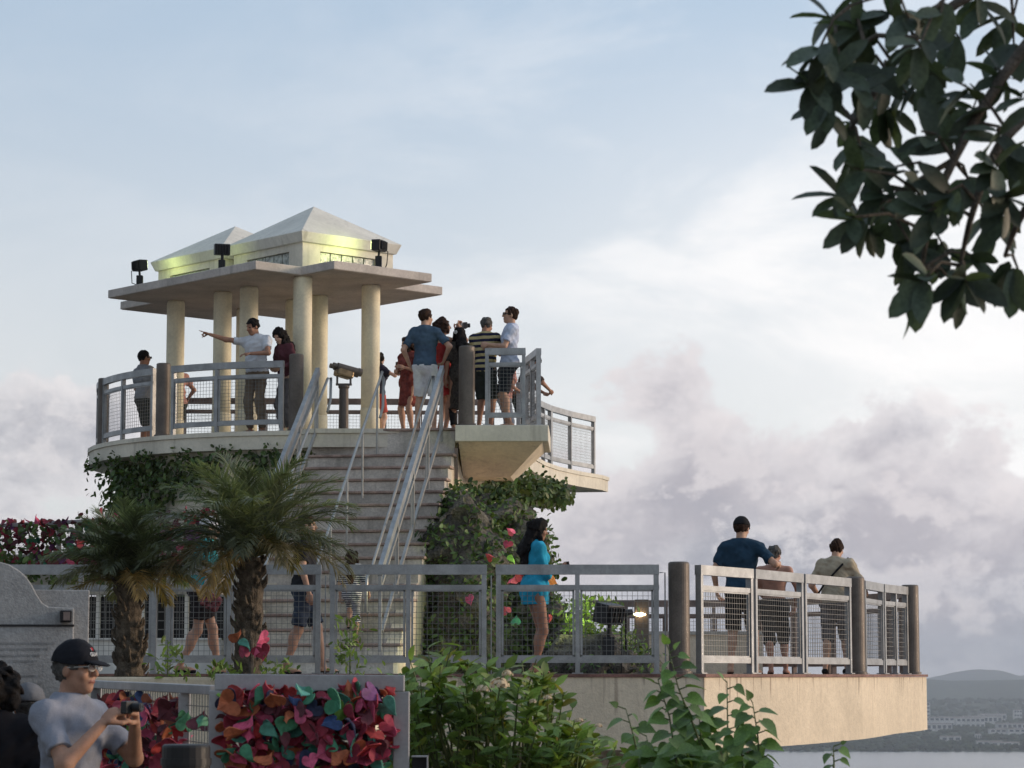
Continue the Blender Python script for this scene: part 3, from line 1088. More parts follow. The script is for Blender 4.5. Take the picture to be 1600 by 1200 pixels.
for (u_, v_) in ((.12, .12), (1.42, .08), (.12, 1.5), (1.5, 1.5), (.12, 2.2), (1.5, 2.15), (.12, 3.5), (1.5, 3.5)):
    q = pv(u_, v_, 0)
    c_ = MB().lathe((q.x, q.y), [(.145, UP), (.145, ZS - .18), (.140, ZS - .165), (.13, ZS - .137)], 28).build('column', M['column'], pav, smooth=True)
    MB().lathe((q.x, q.y), [(.152, UP + .001), (.152, UP + .50), (.146, UP + .515)], 28).build('plinth', M['column'], c_, smooth=True)


def lantern(v0, size, zap):
    u0 = .08
    u1, v1 = u0 + size, v0 + size
    z0, z1 = ZS + .002, ZS + .40
    # four walls with window openings: piers, sill band and lintel band, glass blocks set back
    C4 = [(u0, v0), (u1, v0), (u1, v1), (u0, v1)]
    for i in range(4):
        a = Vector(C4[i]); b = Vector(C4[(i + 1) % 4])
        d = (b - a).normalized(); nrm = Vector((-d.y, d.x))
        L = (b - a).length
        w = MB()

        def blk_(s0, s1, za, zb, t0=0.0, t1=.10, mb=w):
            P4 = [a + d * s0 + nrm * t0, a + d * s1 + nrm * t0, a + d * s1 + nrm * t1, a + d * s0 + nrm * t1]
            mb.prism([((q := pv(p.x, p.y, 0)).x, q.y) for p in P4], za, zb)
        e = .0 if i % 2 == 0 else .101
        blk_(e, .34, z0, z1); blk_(L - .34, L - e, z0, z1)
        blk_(.341, L - .341, z0, z0 + .06); blk_(.341, L - .341, z1 - .11, z1)
        wo = w.build('lantern_wall', M['cream'], pav)
        nb = 5
        for k in range(nb):
            s0 = .345 + (L - .69) * k / nb
            gb = MB()
            blk_(s0 + .008, s0 + (L - .69) / nb - .008, z0 + .066, z1 - .116, .035, .085, gb)
            gb.build('glass_block', M['glassblock'], wo, bevel=.008)
    o = .10
    ev = [(u0 - o, v0 - o), (u1 + o, v0 - o), (u1 + o, v1 + o), (u0 - o, v1 + o)]
    zf0, zf1 = z1 + .001, z1 + .15
    cu, cv_ = (u0 + u1) / 2, (v0 + v1) / 2
    r = MB()
    lo_ = [pv(p[0] * .94 + cu * .06, p[1] * .94 + cv_ * .06, zf0) for p in ev]
    hi_ = [pv(*p, zf1) for p in ev]
    ap = pv(cu, cv_, zap)
    r.add(lo_ + hi_ + [ap], [(3, 2, 1, 0), (0, 1, 5, 4), (1, 2, 6, 5), (2, 3, 7, 6), (3, 0, 4, 7), (4, 5, 8), (5, 6, 8), (6, 7, 8), (7, 4, 8)])
    r.build('pyramid_roof', M['roofpaint'], pav, bevel=.008)


lantern(.08, 1.78, 7.36)
lantern(2.18, 1.78, 7.32)


def floodlight(px, py, z, aim, label, up_h=.26, sc=1.0, energy=7.0, grp='black floodlights on the pavilion slab', pos=None):
    p = pos if pos is not None else on_z(px, py, z)
    t = thing('floodlight', label, 'floodlight', p, grp)
    MB().box((p.x, p.y, z + up_h * .38 * sc), (.10 * sc, .10 * sc, up_h * .76 * sc)).build('pedestal', M['black'], t, bevel=.008)
    d = (Vector(aim) - (p + Vector((0, 0, up_h)))).normalized()
    c = p + Vector((0, 0, (up_h + .10) * sc))
    MB().tube([p + Vector((0, 0, up_h * .74 * sc)), c - d * .02], .018 * sc, 8).build('bracket', M['black'], t)
    s = d.cross(Vector((0, 0, 1))).normalized(); u_ = s.cross(d)
    Mx = Matrix((s, d, u_)).transposed()
    MB().box(c, (.24 * sc, .15 * sc, .17 * sc), Mx).build('housing', M['black'], t, bevel=.012)
    h2 = MB()
    for k in range(5):
        h2.box(c - d * (.085 * sc) + s * ((k - 2) * .04 * sc), (.008 * sc, .05 * sc, .13 * sc), Mx)
    h2.build('cooling_fins', M['black'], t)
    MB().tube([c - d * .07 * sc - u_ * .05, c - d * .16 * sc - u_ * .10, p - d * .14 * sc + Vector((0, 0, .07)), p - d * .05 * sc + s * .12 + Vector((0, 0, .012))], .008, 6).build('cable', M['black'], t, smooth=True)
    MB().box(c + d * (.079 * sc), (.20 * sc, .006, .13 * sc), Mx).build('lens', M['flood'], t)
    ld = bpy.data.lights.new('flood_beam', 'SPOT')
    ld.energy = energy; ld.color = (.80, 1.0, .30); ld.spot_size = R(125); ld.spot_blend = 1.0; ld.shadow_soft_size = .14
    lo = bpy.data.objects.new('flood_beam', ld)
    col.objects.link(lo)
    lo.parent = t
    lo.location = c + d * .10 - p
    lo.rotation_euler = (-d).to_track_quat('Z', 'Y').to_euler()
    return t


floodlight(0, 0, ZS, pv(.08, 3.4, ZS + .3), 'black floodlight on the east tip of the pavilion slab', pos=pv(-.62, 3.45, ZS))
floodlight(0, 0, ZS, pv(.08, 2.5, ZS + .35), 'black floodlight between the two lanterns of the pavilion', pos=pv(-.55, 1.30, ZS), energy=4.5)
floodlight(0, 0, ZS, pv(.7, .08, ZS + .28), 'black floodlight lighting the glass blocks above the stair head', pos=pv(1.02, -.60, ZS), energy=15)

# ------------------------------------------------------------------ stair hand rails
ZUP = Vector((0, 0, 1))


def stair_z(s_):
    return UP - (s_ + TD) * RH / TD if s_ > 0 else UP


def stair_rail(r_, label, s0, s1, wide, group='steel railings on the staircase'):
    t = thing('stair_railing', label, 'railing', st((s0 + s1) / 2, r_, stair_z((s0 + s1) / 2)), group)
    sl = RH / TD

    def P(s_, h_, r=r_):
        return st(s_, r, UP - RH - s_ * sl + h_ + .06)
    if wide:
        MB().bar(P(s0, 1.02), P(s1, 1.02), .06, .11).build('top_rail', M['steel'], t)
        MB().bar(P(s0, .80), P(s1, .80), .04, .045).build('mid_rail', M['tube'], t)
        MB().bar(P(s0 + .1, .17), P(s1 - .15, .17), .04, .045).build('bottom_rail', M['tube'], t)
        inn = r_ + (.16 if r_ < SW / 2 else -.16)
        g_ = [P(s0 + .05, .86, inn) + Vector((0, 0, -.42)), P(s0 - .14, .86, inn) + Vector((0, 0, -.36)), P(s0 - .16, .92, inn) + Vector((0, 0, -.10)), P(s0 + .06, .92, inn) + Vector((0, 0, .02)),
              P(s1 - .25, .90, inn), P(s1 + .02, .90, inn) + Vector((0, 0, .08)), P(s1 + .06, .90, inn) + Vector((0, 0, -.06)), P(s1 + .05, .9, inn) + Vector((0, 0, -.34)), P(s1 - .08, .9, inn) + Vector((0, 0, -.44))]
        MB().tube(g_, .021, 8).build('hand_rail', M['tube'], t, smooth=True)
        n_ = 5
        for k in range(n_):
            s_ = s0 + .05 + (s1 - s0 - .1) * k / (n_ - 1)
            MB().bar(P(s_, -.02), P(s_, .965), .042, .042, up=SD).build('baluster_post', M['tube'], t)
            if k < n_ - 1:
                s2 = s_ + .13
                MB().bar(P(s2, .17), P(s2, .80), .014, .014, up=SD).build('thin_rod', M['tube'], t)
    else:
        path = [P(s0 + .08, .38), P(s0 - .12, .42), P(s0 - .16, .82), P(s0 - .04, .98), P(s0 + .12, .96), P(s1, .90), P(s1 + .1, .80), P(s1 + .06, .45)]
        MB().tube(path, .022, 8).build('hand_rail', M['tube'], t, smooth=True)
        for k in range(5):
            s_ = s0 + .30 + (s1 - s0 - .4) * k / 4
            MB().tube([P(s_, -.02), P(s_, .92)], .016, 8).build('upright', M['tube'], t)
    return t


stair_rail(.20, 'wide steel stair railing on the open seaward side of the steps', .02, 4.55, True)
stair_rail(SW - .10, 'wide steel stair railing on the palm side of the steps', .02, 4.55, True)
stair_rail(1.10, 'slim tubular handrail up the middle of the steps', .05, 4.5, False)

# ================================================================== PEOPLE
SK = {}


def skin(c):
    k = tuple(c)
    if k not in SK:
        m = pm('skin', c, .58, var=.13, vs=16, fine=.07, bump=.15, bs=180, spec=.3)
        m.node_tree.nodes['Principled BSDF'].inputs['Subsurface Weight'].default_value = .08
        SK[k] = m
    return SK[k]


CL = {}


def cloth(c, **kw):
    k = (tuple(c), str(kw))
    if k not in CL:
        d = dict(rough=.9, var=.12, vs=9, bump=.25, bs=140, fine=.06, spec=.15)
        d.update(kw)
        CL[k] = pm('cloth', c, **d)
    return CL[k]


HAIR_BK = pm('black_hair', (.012, .010, .010), .75, var=.4, vs=30, bump=.6, bs=90, spec=.12)
HAIR_BR = pm('brown_hair', (.035, .018, .012), .75, var=.4, vs=30, bump=.6, bs=90, spec=.12)
HAIR_GR = pm('grey_hair', (.09, .085, .08), .75, var=.4, vs=30, bump=.6, bs=90, spec=.12)
EYE = pm('eye', (.03, .02, .018), .3, var=0)
LIP = pm('lip', (.26, .10, .08), .5, var=.1)
LIGHT = (.50, .30, .21); TAN = (.36, .19, .125); FAIR = (.56, .36, .27)


def nrm(v):
    v = np.array(v, float)
    return v / np.linalg.norm(v)


def rotm(yaw=0, pitch=0, roll=0):
    """columns: local right, forward, up. yaw>0 turns to the person's left, pitch>0 bends forward"""
    return np.array((Matrix.Rotation(R(yaw), 3, 'Z') @ Matrix.Rotation(R(-pitch), 3, 'X') @ Matrix.Rotation(R(roll), 3, 'Y')))


def ik(S, T, l1, l2, pole):
    S = np.array(S, float); T = np.array(T, float)
    d = T - S; D = np.linalg.norm(d)
    D2 = min(D, (l1 + l2) * .995)
    u = d / D
    a = (l1 * l1 - l2 * l2 + D2 * D2) / (2 * D2)
    hgt = math.sqrt(max(l1 * l1 - a * a, 0))
    p = np.array(pole, float); p = p - u * (p @ u); p /= max(np.linalg.norm(p), 1e-6)
    E = S + u * a + p * hgt
    return E, S + u * D2


def person(label, loc, heading, H=1.75, sex='m', wide=1.0, skin_c=LIGHT, lean=0, roll=0, yaw=0, head=(0, 0, 0), rh=None, lh=None, rpole=(.5, -.6, -.5), lpole=(-.5, -.6, -.5),
           rcurl=.5, lcurl=.5, rpalm=None, lpalm=None, legs=None, hair=None, hairstyle='short', top=None, bottom=None, cap=None, glasses=None, shoes=None, h=.0115, group=None, seed=0, extra=None, rpoint=False, lpoint=False, face=True, sole=0.0):
    s = H / 1.75
    f = (sex == 'f')
    PEL = np.array((0, 0, .935)) * s
    Rt = rotm(yaw, lean, roll)
    CH = PEL + Rt @ np.array((0, .0, .33)) * s
    NB = PEL + Rt @ np.array((0, -.005, .545)) * s
    sw = (.158 if f else .182) * s * (1 + (wide - 1) * .7)
    SHO = {k: PEL + Rt @ np.array((q * sw, -.005, .485)) * s / 1 for k, q in (('r', 1 / s), ('l', -1 / s))}
    for k, q in (('r', 1), ('l', -1)):
        SHO[k] = PEL + Rt @ np.array((q * sw, -.005 * s, .462 * s))
    Hm = Rt @ rotm(*head)
    HC = NB + Rt @ np.array((0, .012, .026)) * s + Hm @ np.array((0, .018, .105)) * s
    # legs: ankles given (x, y, z) in the person frame; knees by IK
    legs = legs or {}
    l1, l2 = .43 * s, .42 * s
    HIP = {'r': PEL + np.array((.085 * wide, 0, -.03)) * s, 'l': PEL + np.array((-.085 * wide, 0, -.03)) * s}
    ANK = {'r': np.array(legs.get('r', (.10, .0, .075))) * s, 'l': np.array(legs.get('l', (-.10, .0, .075))) * s}
    KNE = {}
    for k in 'rl':
        KNE[k], ANK[k] = ik(HIP[k], ANK[k], l1, l2, (0, 1, 0))
    fdir = {'r': nrm(legs.get('rf', (.18, 1, -.12))), 'l': nrm(legs.get('lf', (-.18, 1, -.12)))}
    a1, a2 = .285 * s, .255 * s
    ELB = {}; WRI = {}
    for k, tgt, pole, q in (('r', rh, rpole, 1), ('l', lh, lpole, -1)):
        T = np.array(tgt) * s if tgt is not None else SHO[k] + np.array((q * .07, .05, -.52)) * s
        ELB[k], WRI[k] = ik(SHO[k], T, a1, a2, pole)
    allp = np.stack([PEL, CH, NB, HC, *SHO.values(), *HIP.values(), *ANK.values(), *KNE.values(), *ELB.values(), *WRI.values()])
    lo = allp.min(0) - .30; hi = allp.max(0) + .30
    lo[2] = -.02
    def torso(F_, infl, k=.06):
        w = wide
        F_.ell(CH + Rt @ np.array((0, .005, .03)) * s, np.array((.150 if f else .168, .105, .17)) * s * (w, w, 1), Rt, k, infl)
        F_.ell(PEL + Rt @ np.array((0, .012, .17)) * s, np.array((.118 if f else .142, .095, .15)) * s * (w, w, 1), Rt, k, infl)
        F_.ell(PEL + np.array((0, -.012, .01)) * s, np.array((.165 if f else .155, .118, .125)) * s * (w, w, 1), None, k, infl)
        for kk in 'rl':
            F_.rc(NB + Rt @ np.array((0, -.012, -.045)) * s, SHO[kk], .058 * s, .050 * s * w, .045, infl=infl)
        if f:
            for q in (-1, 1):
                F_.ell(CH + Rt @ np.array((q * .065, .085, .02)) * s, np.array((.058, .05, .058)) * s, Rt, .03, infl)
        if w > 1.12:
            F_.ell(PEL + Rt @ np.array((0, .06, .15)) * s, np.array((.13, .10, .13)) * s * w, Rt, k, infl)

    # ---- the body, one surface
    B = Field(lo, hi, h)
    torso(B, 0.0)
    for k, q in (('r', 1), ('l', -1)):
        B.rc(SHO[k], ELB[k], .047 * s * (.85 if f else 1) * wide ** .5, .037 * s * (.88 if f else 1), .04)
        B.rc(ELB[k], WRI[k], .040 * s * (.85 if f else 1), .025 * s, .025)
        B.rc(HIP[k], KNE[k], .083 * s * wide ** .5, .052 * s, .05)
        B.rc(KNE[k], ANK[k], .053 * s, .034 * s, .03)
        cdir = (ANK[k] - KNE[k])
        B.ell(KNE[k] + cdir * .3 + np.array((0, -.02, 0)) * s, np.array((.048, .052, .11)) * s, None, .03)
        ft = ANK[k] + np.array((0, 0, -.045)) * s
        B.rc(ft - fdir[k] * .035 * s, ft + fdir[k] * .12 * s, .036 * s, .03 * s, .02)
        B.rc(ft + fdir[k] * .08 * s, ft + fdir[k] * .16 * s, .032 * s, .02 * s, .02)
        # hand
        d = nrm(WRI[k] - ELB[k])
        pn = (rpalm if k == 'r' else lpalm)
        pn = np.array(pn, float) if pn is not None else np.array((-q, .2, 0.))
        pn = pn - d * (pn @ d); pn = nrm(pn)
        sd_ = np.cross(d, pn)
        curl = rcurl if k == 'r' else lcurl
        pt = rpoint if k == 'r' else lpoint
        B.ell(WRI[k] + d * .055 * s, np.array((.040, .055, .018)) * s, np.stack([sd_, d, pn], 1), .012)
        for i in range(4):
            off = (i - 1.5) * .0195
            b0_ = WRI[k] + (d * .098 + sd_ * off) * s
            c_ = 0.0 if (pt and i == (3 if q > 0 else 0)) else curl * 1.25 + .05 * i
            ln = (.075, .085, .08, .065)[i if q < 0 else 3 - i]
            d1 = d * math.cos(c_) + pn * math.sin(c_)
            d2 = d * math.cos(2.1 * c_) + pn * math.sin(2.1 * c_)
            m_ = b0_ + d1 * ln * .52 * s
            B.rc(b0_ - d * .02 * s, m_, .0105 * s, .0098 * s, .006)
            B.rc(m_, m_ + d2 * ln * .5 * s, .0098 * s, .008 * s, .005)
        th = -sd_ if q > 0 else sd_
        th = th * (-1 if False else 1)
        b0_ = WRI[k] + (d * .03 + th * .03) * s
        m_ = b0_ + (d * .035 + th * .022 + pn * .02 * (1 + curl)) * s
        B.rc(b0_, m_, .014 * s, .012 * s, .01)
        B.rc(m_, m_ + (d * .03 + pn * .012 * (1 + curl)) * s, .012 * s, .009 * s, .006)
    # neck and head
    B.rc(NB + Rt @ np.array((0, -.01, -.03)) * s, HC + Hm @ np.array((0, -.025, -.04)) * s, .056 * s * (.85 if f else 1), .052 * s * (.85 if f else 1), .03)
    B.ell(HC + Hm @ np.array((0, -.012, .03)) * s, np.array((.074, .094, .090)) * s, Hm, .02)
    B.ell(HC + Hm @ np.array((0, .022, -.045)) * s, np.array((.056, .066, .068)) * s, Hm, .025)
    B.ell(HC + Hm @ np.array((0, .055, -.088)) * s, np.array((.028, .026, .022)) * s, Hm, .02)
    B.rc(HC + Hm @ np.array((0, .082, .022)) * s, HC + Hm @ np.array((0, .104, -.018)) * s, .010 * s, .015 * s, .012)
    B.ell(HC + Hm @ np.array((0, .074, .036)) * s, np.array((.05, .016, .010)) * s, Hm, .012)
    B.ell(HC + Hm @ np.array((0, .082, -.052)) * s, np.array((.024, .012, .011)) * s, Hm, .010)
    for q in (-1, 1):
        B.ell(HC + Hm @ np.array((q * .076, -.012, -.002)) * s, np.array((.010, .020, .032)) * s, Hm, .008)
        B.ell(HC + Hm @ np.array((q * .042, .06, -.022)) * s, np.array((.022, .022, .022)) * s, Hm, .02)
    V, Fq = B.mesh()
    mi = np.zeros(len(Fq), int)
    if face:
        cen = (V[Fq].mean(1) - HC) @ Hm / s
        for q in (-1, 1):
            e = np.abs(cen - np.array((q * .031, .085, .015)))
            mi[(e[:, 0] < .014) & (e[:, 1] < .025) & (e[:, 2] < .007)] = 1
        e = np.abs(cen - np.array((0, .09, -.053)))
        mi[(e[:, 0] < .022) & (e[:, 1] < .03) & (e[:, 2] < .008)] = 2
    t = thing('person', label, 'person', (loc[0], loc[1], loc[2] + sole), group, R(heading))

    def kid(name, V_, F_, mats, par=t, mi_=None):
        if len(F_) == 0:
            return None
        o = mesh_np(name, V_, F_, mats, None, True, mi_)
        o.parent = par
        return o
    body = kid('body', V, Fq, [skin(skin_c), EYE, LIP], t, mi)

    def finish(F_, name, mat, amp=.004, fr=38, clipf=None):
        g_ = F_.grid()
        F_.a += wob(g_, amp, fr, seed + len(name)).astype(np.float32)
        if clipf is not None:
            F_.a = np.maximum(F_.a, clipf(g_).astype(np.float32))
        v_, q_ = F_.mesh()
        return kid(name, v_, q_, mat)

    def zloc(g_, o_=PEL):
        return ((g_ - o_) @ Rt)[..., 2] / s
    if top:
        mat, sleeve, hem = top[:3]
        low = top[3] if len(top) > 3 else 0.0          # 0: crew neck, higher: bare shoulders
        T_ = Field(lo, hi, h)
        torso(T_, .021)
        if low == 0.0:
            T_.rc(NB + Rt @ np.array((0, -.012, -.05)) * s, NB + Rt @ np.array((0, -.008, .01)) * s, .066 * s, .063 * s, .04)
        for k in 'rl':
            if sleeve > 0:
                d = nrm(ELB[k] - SHO[k])
                e = SHO[k] + d * min(sleeve, 1.) * a1
                T_.rc(SHO[k], e + d * .02, .062 * s * wide ** .5, .062 * s if sleeve <= 1 else .052 * s, .05, clip=(e, d) if sleeve <= 1 else None)
                if sleeve > 1:
                    d2 = nrm(WRI[k] - ELB[k]); e2 = ELB[k] + d2 * (sleeve - 1) * a2
                    T_.rc(ELB[k], e2 + d2 * .02, .050 * s, .042 * s, .03, clip=(e2, d2))
        if hem < -.1:      # long tunic or dress skirt
            wst = PEL + np.array((0, 0, .06)) * s
            T_.rc(wst, PEL + np.array((0, .0, hem)) * s, .135 * s, (top[4] if len(top) > 4 else .20) * s, .06)
        def cf(g_):
            z_ = zloc(g_)
            c1 = (hem - (g_[..., 2] - PEL[2]) / s) * s
            c2 = (z_ - (.572 - low)) * s
            return np.maximum(c1, c2)
        finish(T_, top[5] if len(top) > 5 else ('dress' if hem < -.2 else 'shirt'), mat, .0065 if h > .008 else .004, 26, cf)
    if bottom:
        mat, ln = bottom[:2]
        nm = bottom[2] if len(bottom) > 2 else ('shorts' if ln <= 1.15 else 'trousers')
        T_ = Field(lo, hi, h)
        T_.ell(PEL + np.array((0, -.012, .0)) * s, np.array((.165, .125, .125)) * s * (wide, wide, 1), None, .05, .014)
        for k in 'rl':
            d = nrm(KNE[k] - HIP[k])
            e = HIP[k] + d * min(ln, 1.) * l1
            loose = .098 if ln <= 1.15 else .088
            T_.rc(HIP[k], e + d * .03, loose * s * wide ** .5, (.082 if ln <= 1.15 else .066) * s, .05, clip=(e, d) if ln <= 1 else None)
            if ln > 1:
                d2 = nrm(ANK[k] - KNE[k]); e2 = KNE[k] + d2 * (ln - 1) * l2
                T_.rc(KNE[k], e2 + d2 * .03, .070 * s, (.078 if ln <= 1.3 else .056) * s, .03, clip=(e2, d2))
        finish(T_, nm, mat, .004, 40, lambda g_: (g_[..., 2] - PEL[2] - (min(.085, top[2] + .025) if top else .085) * s))
    if hair is not None:
        T_ = Field(HC - .38, HC + .26, h) if hairstyle != 'short' else Field(HC - .2, HC + .2, h * .8)
        if hairstyle in ('long', 'curly', 'bob'):
            T_ = Field(HC - np.array((.3, .3, .62)) * s, HC + .25, h)
        T_.ell(HC + Hm @ np.array((0, -.016, .034)) * s, np.array((.074, .094, .090)) * s, Hm, .02, .013 if hairstyle == 'short' else .020)
        if hairstyle == 'long':
            T_.rc(HC + Hm @ np.array((0, -.05, .0)) * s, NB + Rt @ np.array((0, -.085, -.08)) * s, .085 * s, .10 * s, .05)
            T_.rc(NB + Rt @ np.array((0, -.085, -.08)) * s, NB + Rt @ np.array((.01, -.115, -.33)) * s, .10 * s, .055 * s, .04)
            for q in (-1, 1):
                T_.rc(HC + Hm @ np.array((q * .066, .0, .0)) * s, NB + Rt @ np.array((q * .085, .03, -.10)) * s, .030 * s, .028 * s, .03)
        if hairstyle == 'curly':
            for i in range(16):
                a_ = i * 2.4; zz = -.20 * (i / 16) + .08
                T_.ell(HC + Hm @ np.array((.075 * math.cos(a_), -.05 + .06 * math.sin(a_), zz)) * s, np.array((.05, .05, .05)) * s, None, .03)
        if hairstyle == 'bob':
            for i in range(14):
                a_ = i * 2.4
                T_.ell(HC + Hm @ np.array((.085 * math.cos(a_), -.04 + .075 * math.sin(a_), .045 - .008 * i)) * s, np.array((.055, .055, .055)) * s, None, .03)
        def hf(g_):
            q_ = ((g_ - HC) @ Hm) / s
            fy_ = .045 if hairstyle == 'short' else .068
            rem = np.maximum(fy_ - q_[..., 1], np.maximum(q_[..., 2] - .068, -.135 - q_[..., 2]))
            out = -rem
            if hairstyle == 'short':
                out = np.maximum(out, (-.055 - q_[..., 2]))
                side = np.maximum(q_[..., 2] - .0, -(q_[..., 1] + .02))
                out = np.maximum(out, -side)
            if cap is not None:
                out = np.maximum(out, q_[..., 2] - .040)
            return out * s
        finish(T_, 'hair', hair, .006 if hairstyle == 'short' else .010, 60 if hairstyle == 'short' else 45, hf)
    if cap is not None:
        T_ = Field(HC - .2, HC + .28, h * .7)
        T_.ell(HC + Hm @ np.array((0, -.014, .036)) * s, np.array((.076, .096, .092)) * s, Hm, .01, .020)
        g_ = T_.grid(); q_ = ((g_ - HC) @ Hm) / s
        T_.a = np.maximum(T_.a, ((.030 - .10 * (q_[..., 1])) - q_[..., 2]) * s)
        hc = finish(T_, 'cap', cap, .0015, 60)
        T_ = Field(HC - .2, HC + .28, .006)
        vis = Hm @ rotm(0, 14, 0)
        T_.ell(HC + Hm @ np.array((0, .108, .034)) * s, np.array((.064, .068, .009)) * s, vis, .01)
        v_, q_ = T_.mesh()
        if hc is not None:
            kid('visor', v_, q_, cap, hc)
    if glasses is not None:
        b = MB()
        for q in (-1, 1):
            c_ = HC + Hm @ np.array((q * .033, .102, .016)) * s
            b.box(c_, (.050 * s, .008, .036 * s), Matrix(Hm.tolist()))
            b.bar(HC + Hm @ np.array((q * .060, .098, .022)) * s, HC + Hm @ np.array((q * .084, -.01, .012)) * s, .005, .008)
        b.bar(HC + Hm @ np.array((-.02, .104, .02)) * s, HC + Hm @ np.array((.02, .104, .02)) * s, .006, .006)
        o = b.build('glasses', glasses)
        o.parent = t
    if shoes is not None:
        for k in 'rl':
            T_ = Field(ANK[k] - .26, ANK[k] + .26, .010)
            ft = ANK[k] + np.array((0, 0, -.047)) * s
            T_.rc(ft - fdir[k] * .045 * s, ft + fdir[k] * .15 * s, .042 * s, .032 * s, .03)
            g_ = T_.grid()
            T_.a = np.maximum(T_.a, (g_[..., 2] - (ANK[k][2] - (.005 if shoes[1] == 'shoe' else .055) * s)).astype(np.float32))
            v_, q_ = T_.mesh()
            kid('shoe' if shoes[1] == 'shoe' else 'sandal', v_, q_, shoes[0])
    Mw = t.matrix_basis
    J = {'head': HC, 'rw': WRI['r'], 'lw': WRI['l'], 'neck': NB, 'chest': CH, 're': ELB['r'], 'le': ELB['l']}
    J = {k: Mw @ Vector(v) for k, v in J.items()}
    J['fwd'] = (Mw.to_3x3() @ Vector(Hm[:, 1]))
    J['rd'] = (J['rw'] - J['re']).normalized(); J['ld'] = (J['lw'] - J['le']).normalized()
    t['H'] = H
    del t['H']
    J['t'] = t; J['HC'] = HC; J['Hm'] = Hm; J['s'] = s; J['NB'] = NB; J['PEL'] = PEL; J['Rt'] = Rt
    return J


def spot(px, Y, z):
    return (at(px, 1056, Y).x, Y, z)


def device(kind, c, d, up, label, size=(.12, .06, .08)):
    """hand-held camera or phone at c pointing along d"""
    d = Vector(d).normalized(); s_ = d.cross(Vector(up)).normalized(); u_ = s_.cross(d)
    Mx = Matrix((s_, d, u_)).transposed()
    c = Vector(c)
    t = thing('camera' if kind == 'camera' else 'phone', label, kind, c)
    MB().box(c, (size[0], size[1], size[2]), Mx).build('casing', M['dark'], t, bevel=.006)
    if kind == 'camera':
        MB().tube([c + d * (size[1] * .5), c + d * (size[1] * .5 + .05)], size[2] * .36, 14).build('lens_barrel', M['black'], t)
        MB().tube([c + d * (size[1] * .5 + .0501), c + d * (size[1] * .5 + .052)], size[2] * .28, 14).build('lens', M['pane'], t)
    else:
        MB().box(c - d * (size[1] * .5 + .001), (size[0] * .9, .002, size[2] * .92), Mx).build('screen', M['pane'], t)
    return t


GP = 'visitors on the lookout deck'
GL = 'visitors on the lower terrace'
W_TEE = cloth((.62, .64, .68)); KHAKI = cloth((.20, .155, .115)); GREY = cloth((.28, .29, .31)); DARKG = cloth((.035, .042, .04)); BLACK = cloth((.016, .016, .018))

# 1 pointing man in white tee
person('man in white t-shirt and brown trousers leaning on the rail and pointing out to sea', (*(v := arc(-15.5, CR - .45)), UP), 158, 1.76, skin_c=TAN, lean=6, head=(-28, 14, 0),
       rh=(.62, .34, 1.49), rpalm=(0, .1, -1), rcurl=1.0, rpoint=True, rpole=(0, -.3, -1), lh=(-.07, .33, 1.17), lpole=(-1, -.2, -.3), lpalm=(0, 0, -1), lcurl=.25,
       hair=HAIR_BK, top=(W_TEE, .62, -.02), bottom=(KHAKI, 1.95), shoes=(cloth((.4, .4, .4)), 'shoe'), group=GP, seed=1)
# 2 long-haired woman
J = person('long-haired woman in maroon cardigan and grey top beside the pointing man', (*arc(-8.5, CR - .62), UP), 128, 1.63, 'f', skin_c=FAIR, lean=8, head=(12, 22, 0), rh=(.14, .32, 1.10), lh=(-.20, .27, 1.05),
           hair=HAIR_BK, hairstyle='long', top=(cloth((.10, .035, .045)), 1.75, -.06), bottom=(cloth((.15, .14, .14)), 1.9, 'leggings'), group=GP, seed=2)
# 3 man leaning at the rail, grey shirt
J = person('man in grey t-shirt, dark shorts and sunglasses at the east end of the deck', (at(219, 1056, 41.9).x, 41.9, UP), -52, 1.74, skin_c=TAN, wide=1.08, lean=-4, head=(0, 4, 0), rh=(.16, .28, 1.0), lh=(-.22, .20, .98),
           hair=HAIR_BK, top=(cloth((.24, .25, .27)), .7, -.03), bottom=(DARKG, .95), glasses=M['dark'], group=GP, seed=3)
# 4 arm behind the column
person('man in pink shirt half hidden behind the east column', (-5.55, 42.2, UP), 40, 1.68, skin_c=TAN, lean=8, rh=(.40, .28, 1.06), rpole=(.6, -.5, -.4), hair=HAIR_BK, top=(cloth((.45, .25, .22)), .6, -.03), bottom=(DARKG, .95), group=GP, seed=4)
# 5 binocular child / arm with camera
J = person('short person in dark top raising a camera behind the stair head column', (*spot(588, 39.6, UP)[:2], UP), -60, 1.42, 'f', skin_c=FAIR, rh=(.13, .34, 1.43), rcurl=.8, rpalm=(-1, 0, 0), hair=HAIR_BK, hairstyle='long', top=(cloth((.03, .03, .05)), .6, -.04), bottom=(cloth((.42, .08, .06)), .8), group=GP, seed=5)
device('camera', J['rw'] + J['rd'] * .09 + Vector((0, 0, .03)), J['fwd'], (0, 0, 1), 'small dark camera raised beside the stair head column', (.10, .035, .065))
# 6 girl in red-brown dress
person('curly-haired girl in rust red dress standing behind the man in white shorts', spot(636, 38.6, UP), 140, 1.52, 'f', skin_c=LIGHT, head=(-20, 5, 0), rh=(.10, .22, 1.12), lh=(-.12, .22, 1.18), hair=HAIR_BR, hairstyle='curly',
       top=(cloth((.21, .055, .045), var=.35, vs=16), .75, -.40, 0.0, .17), group=GP, seed=6, face=True)
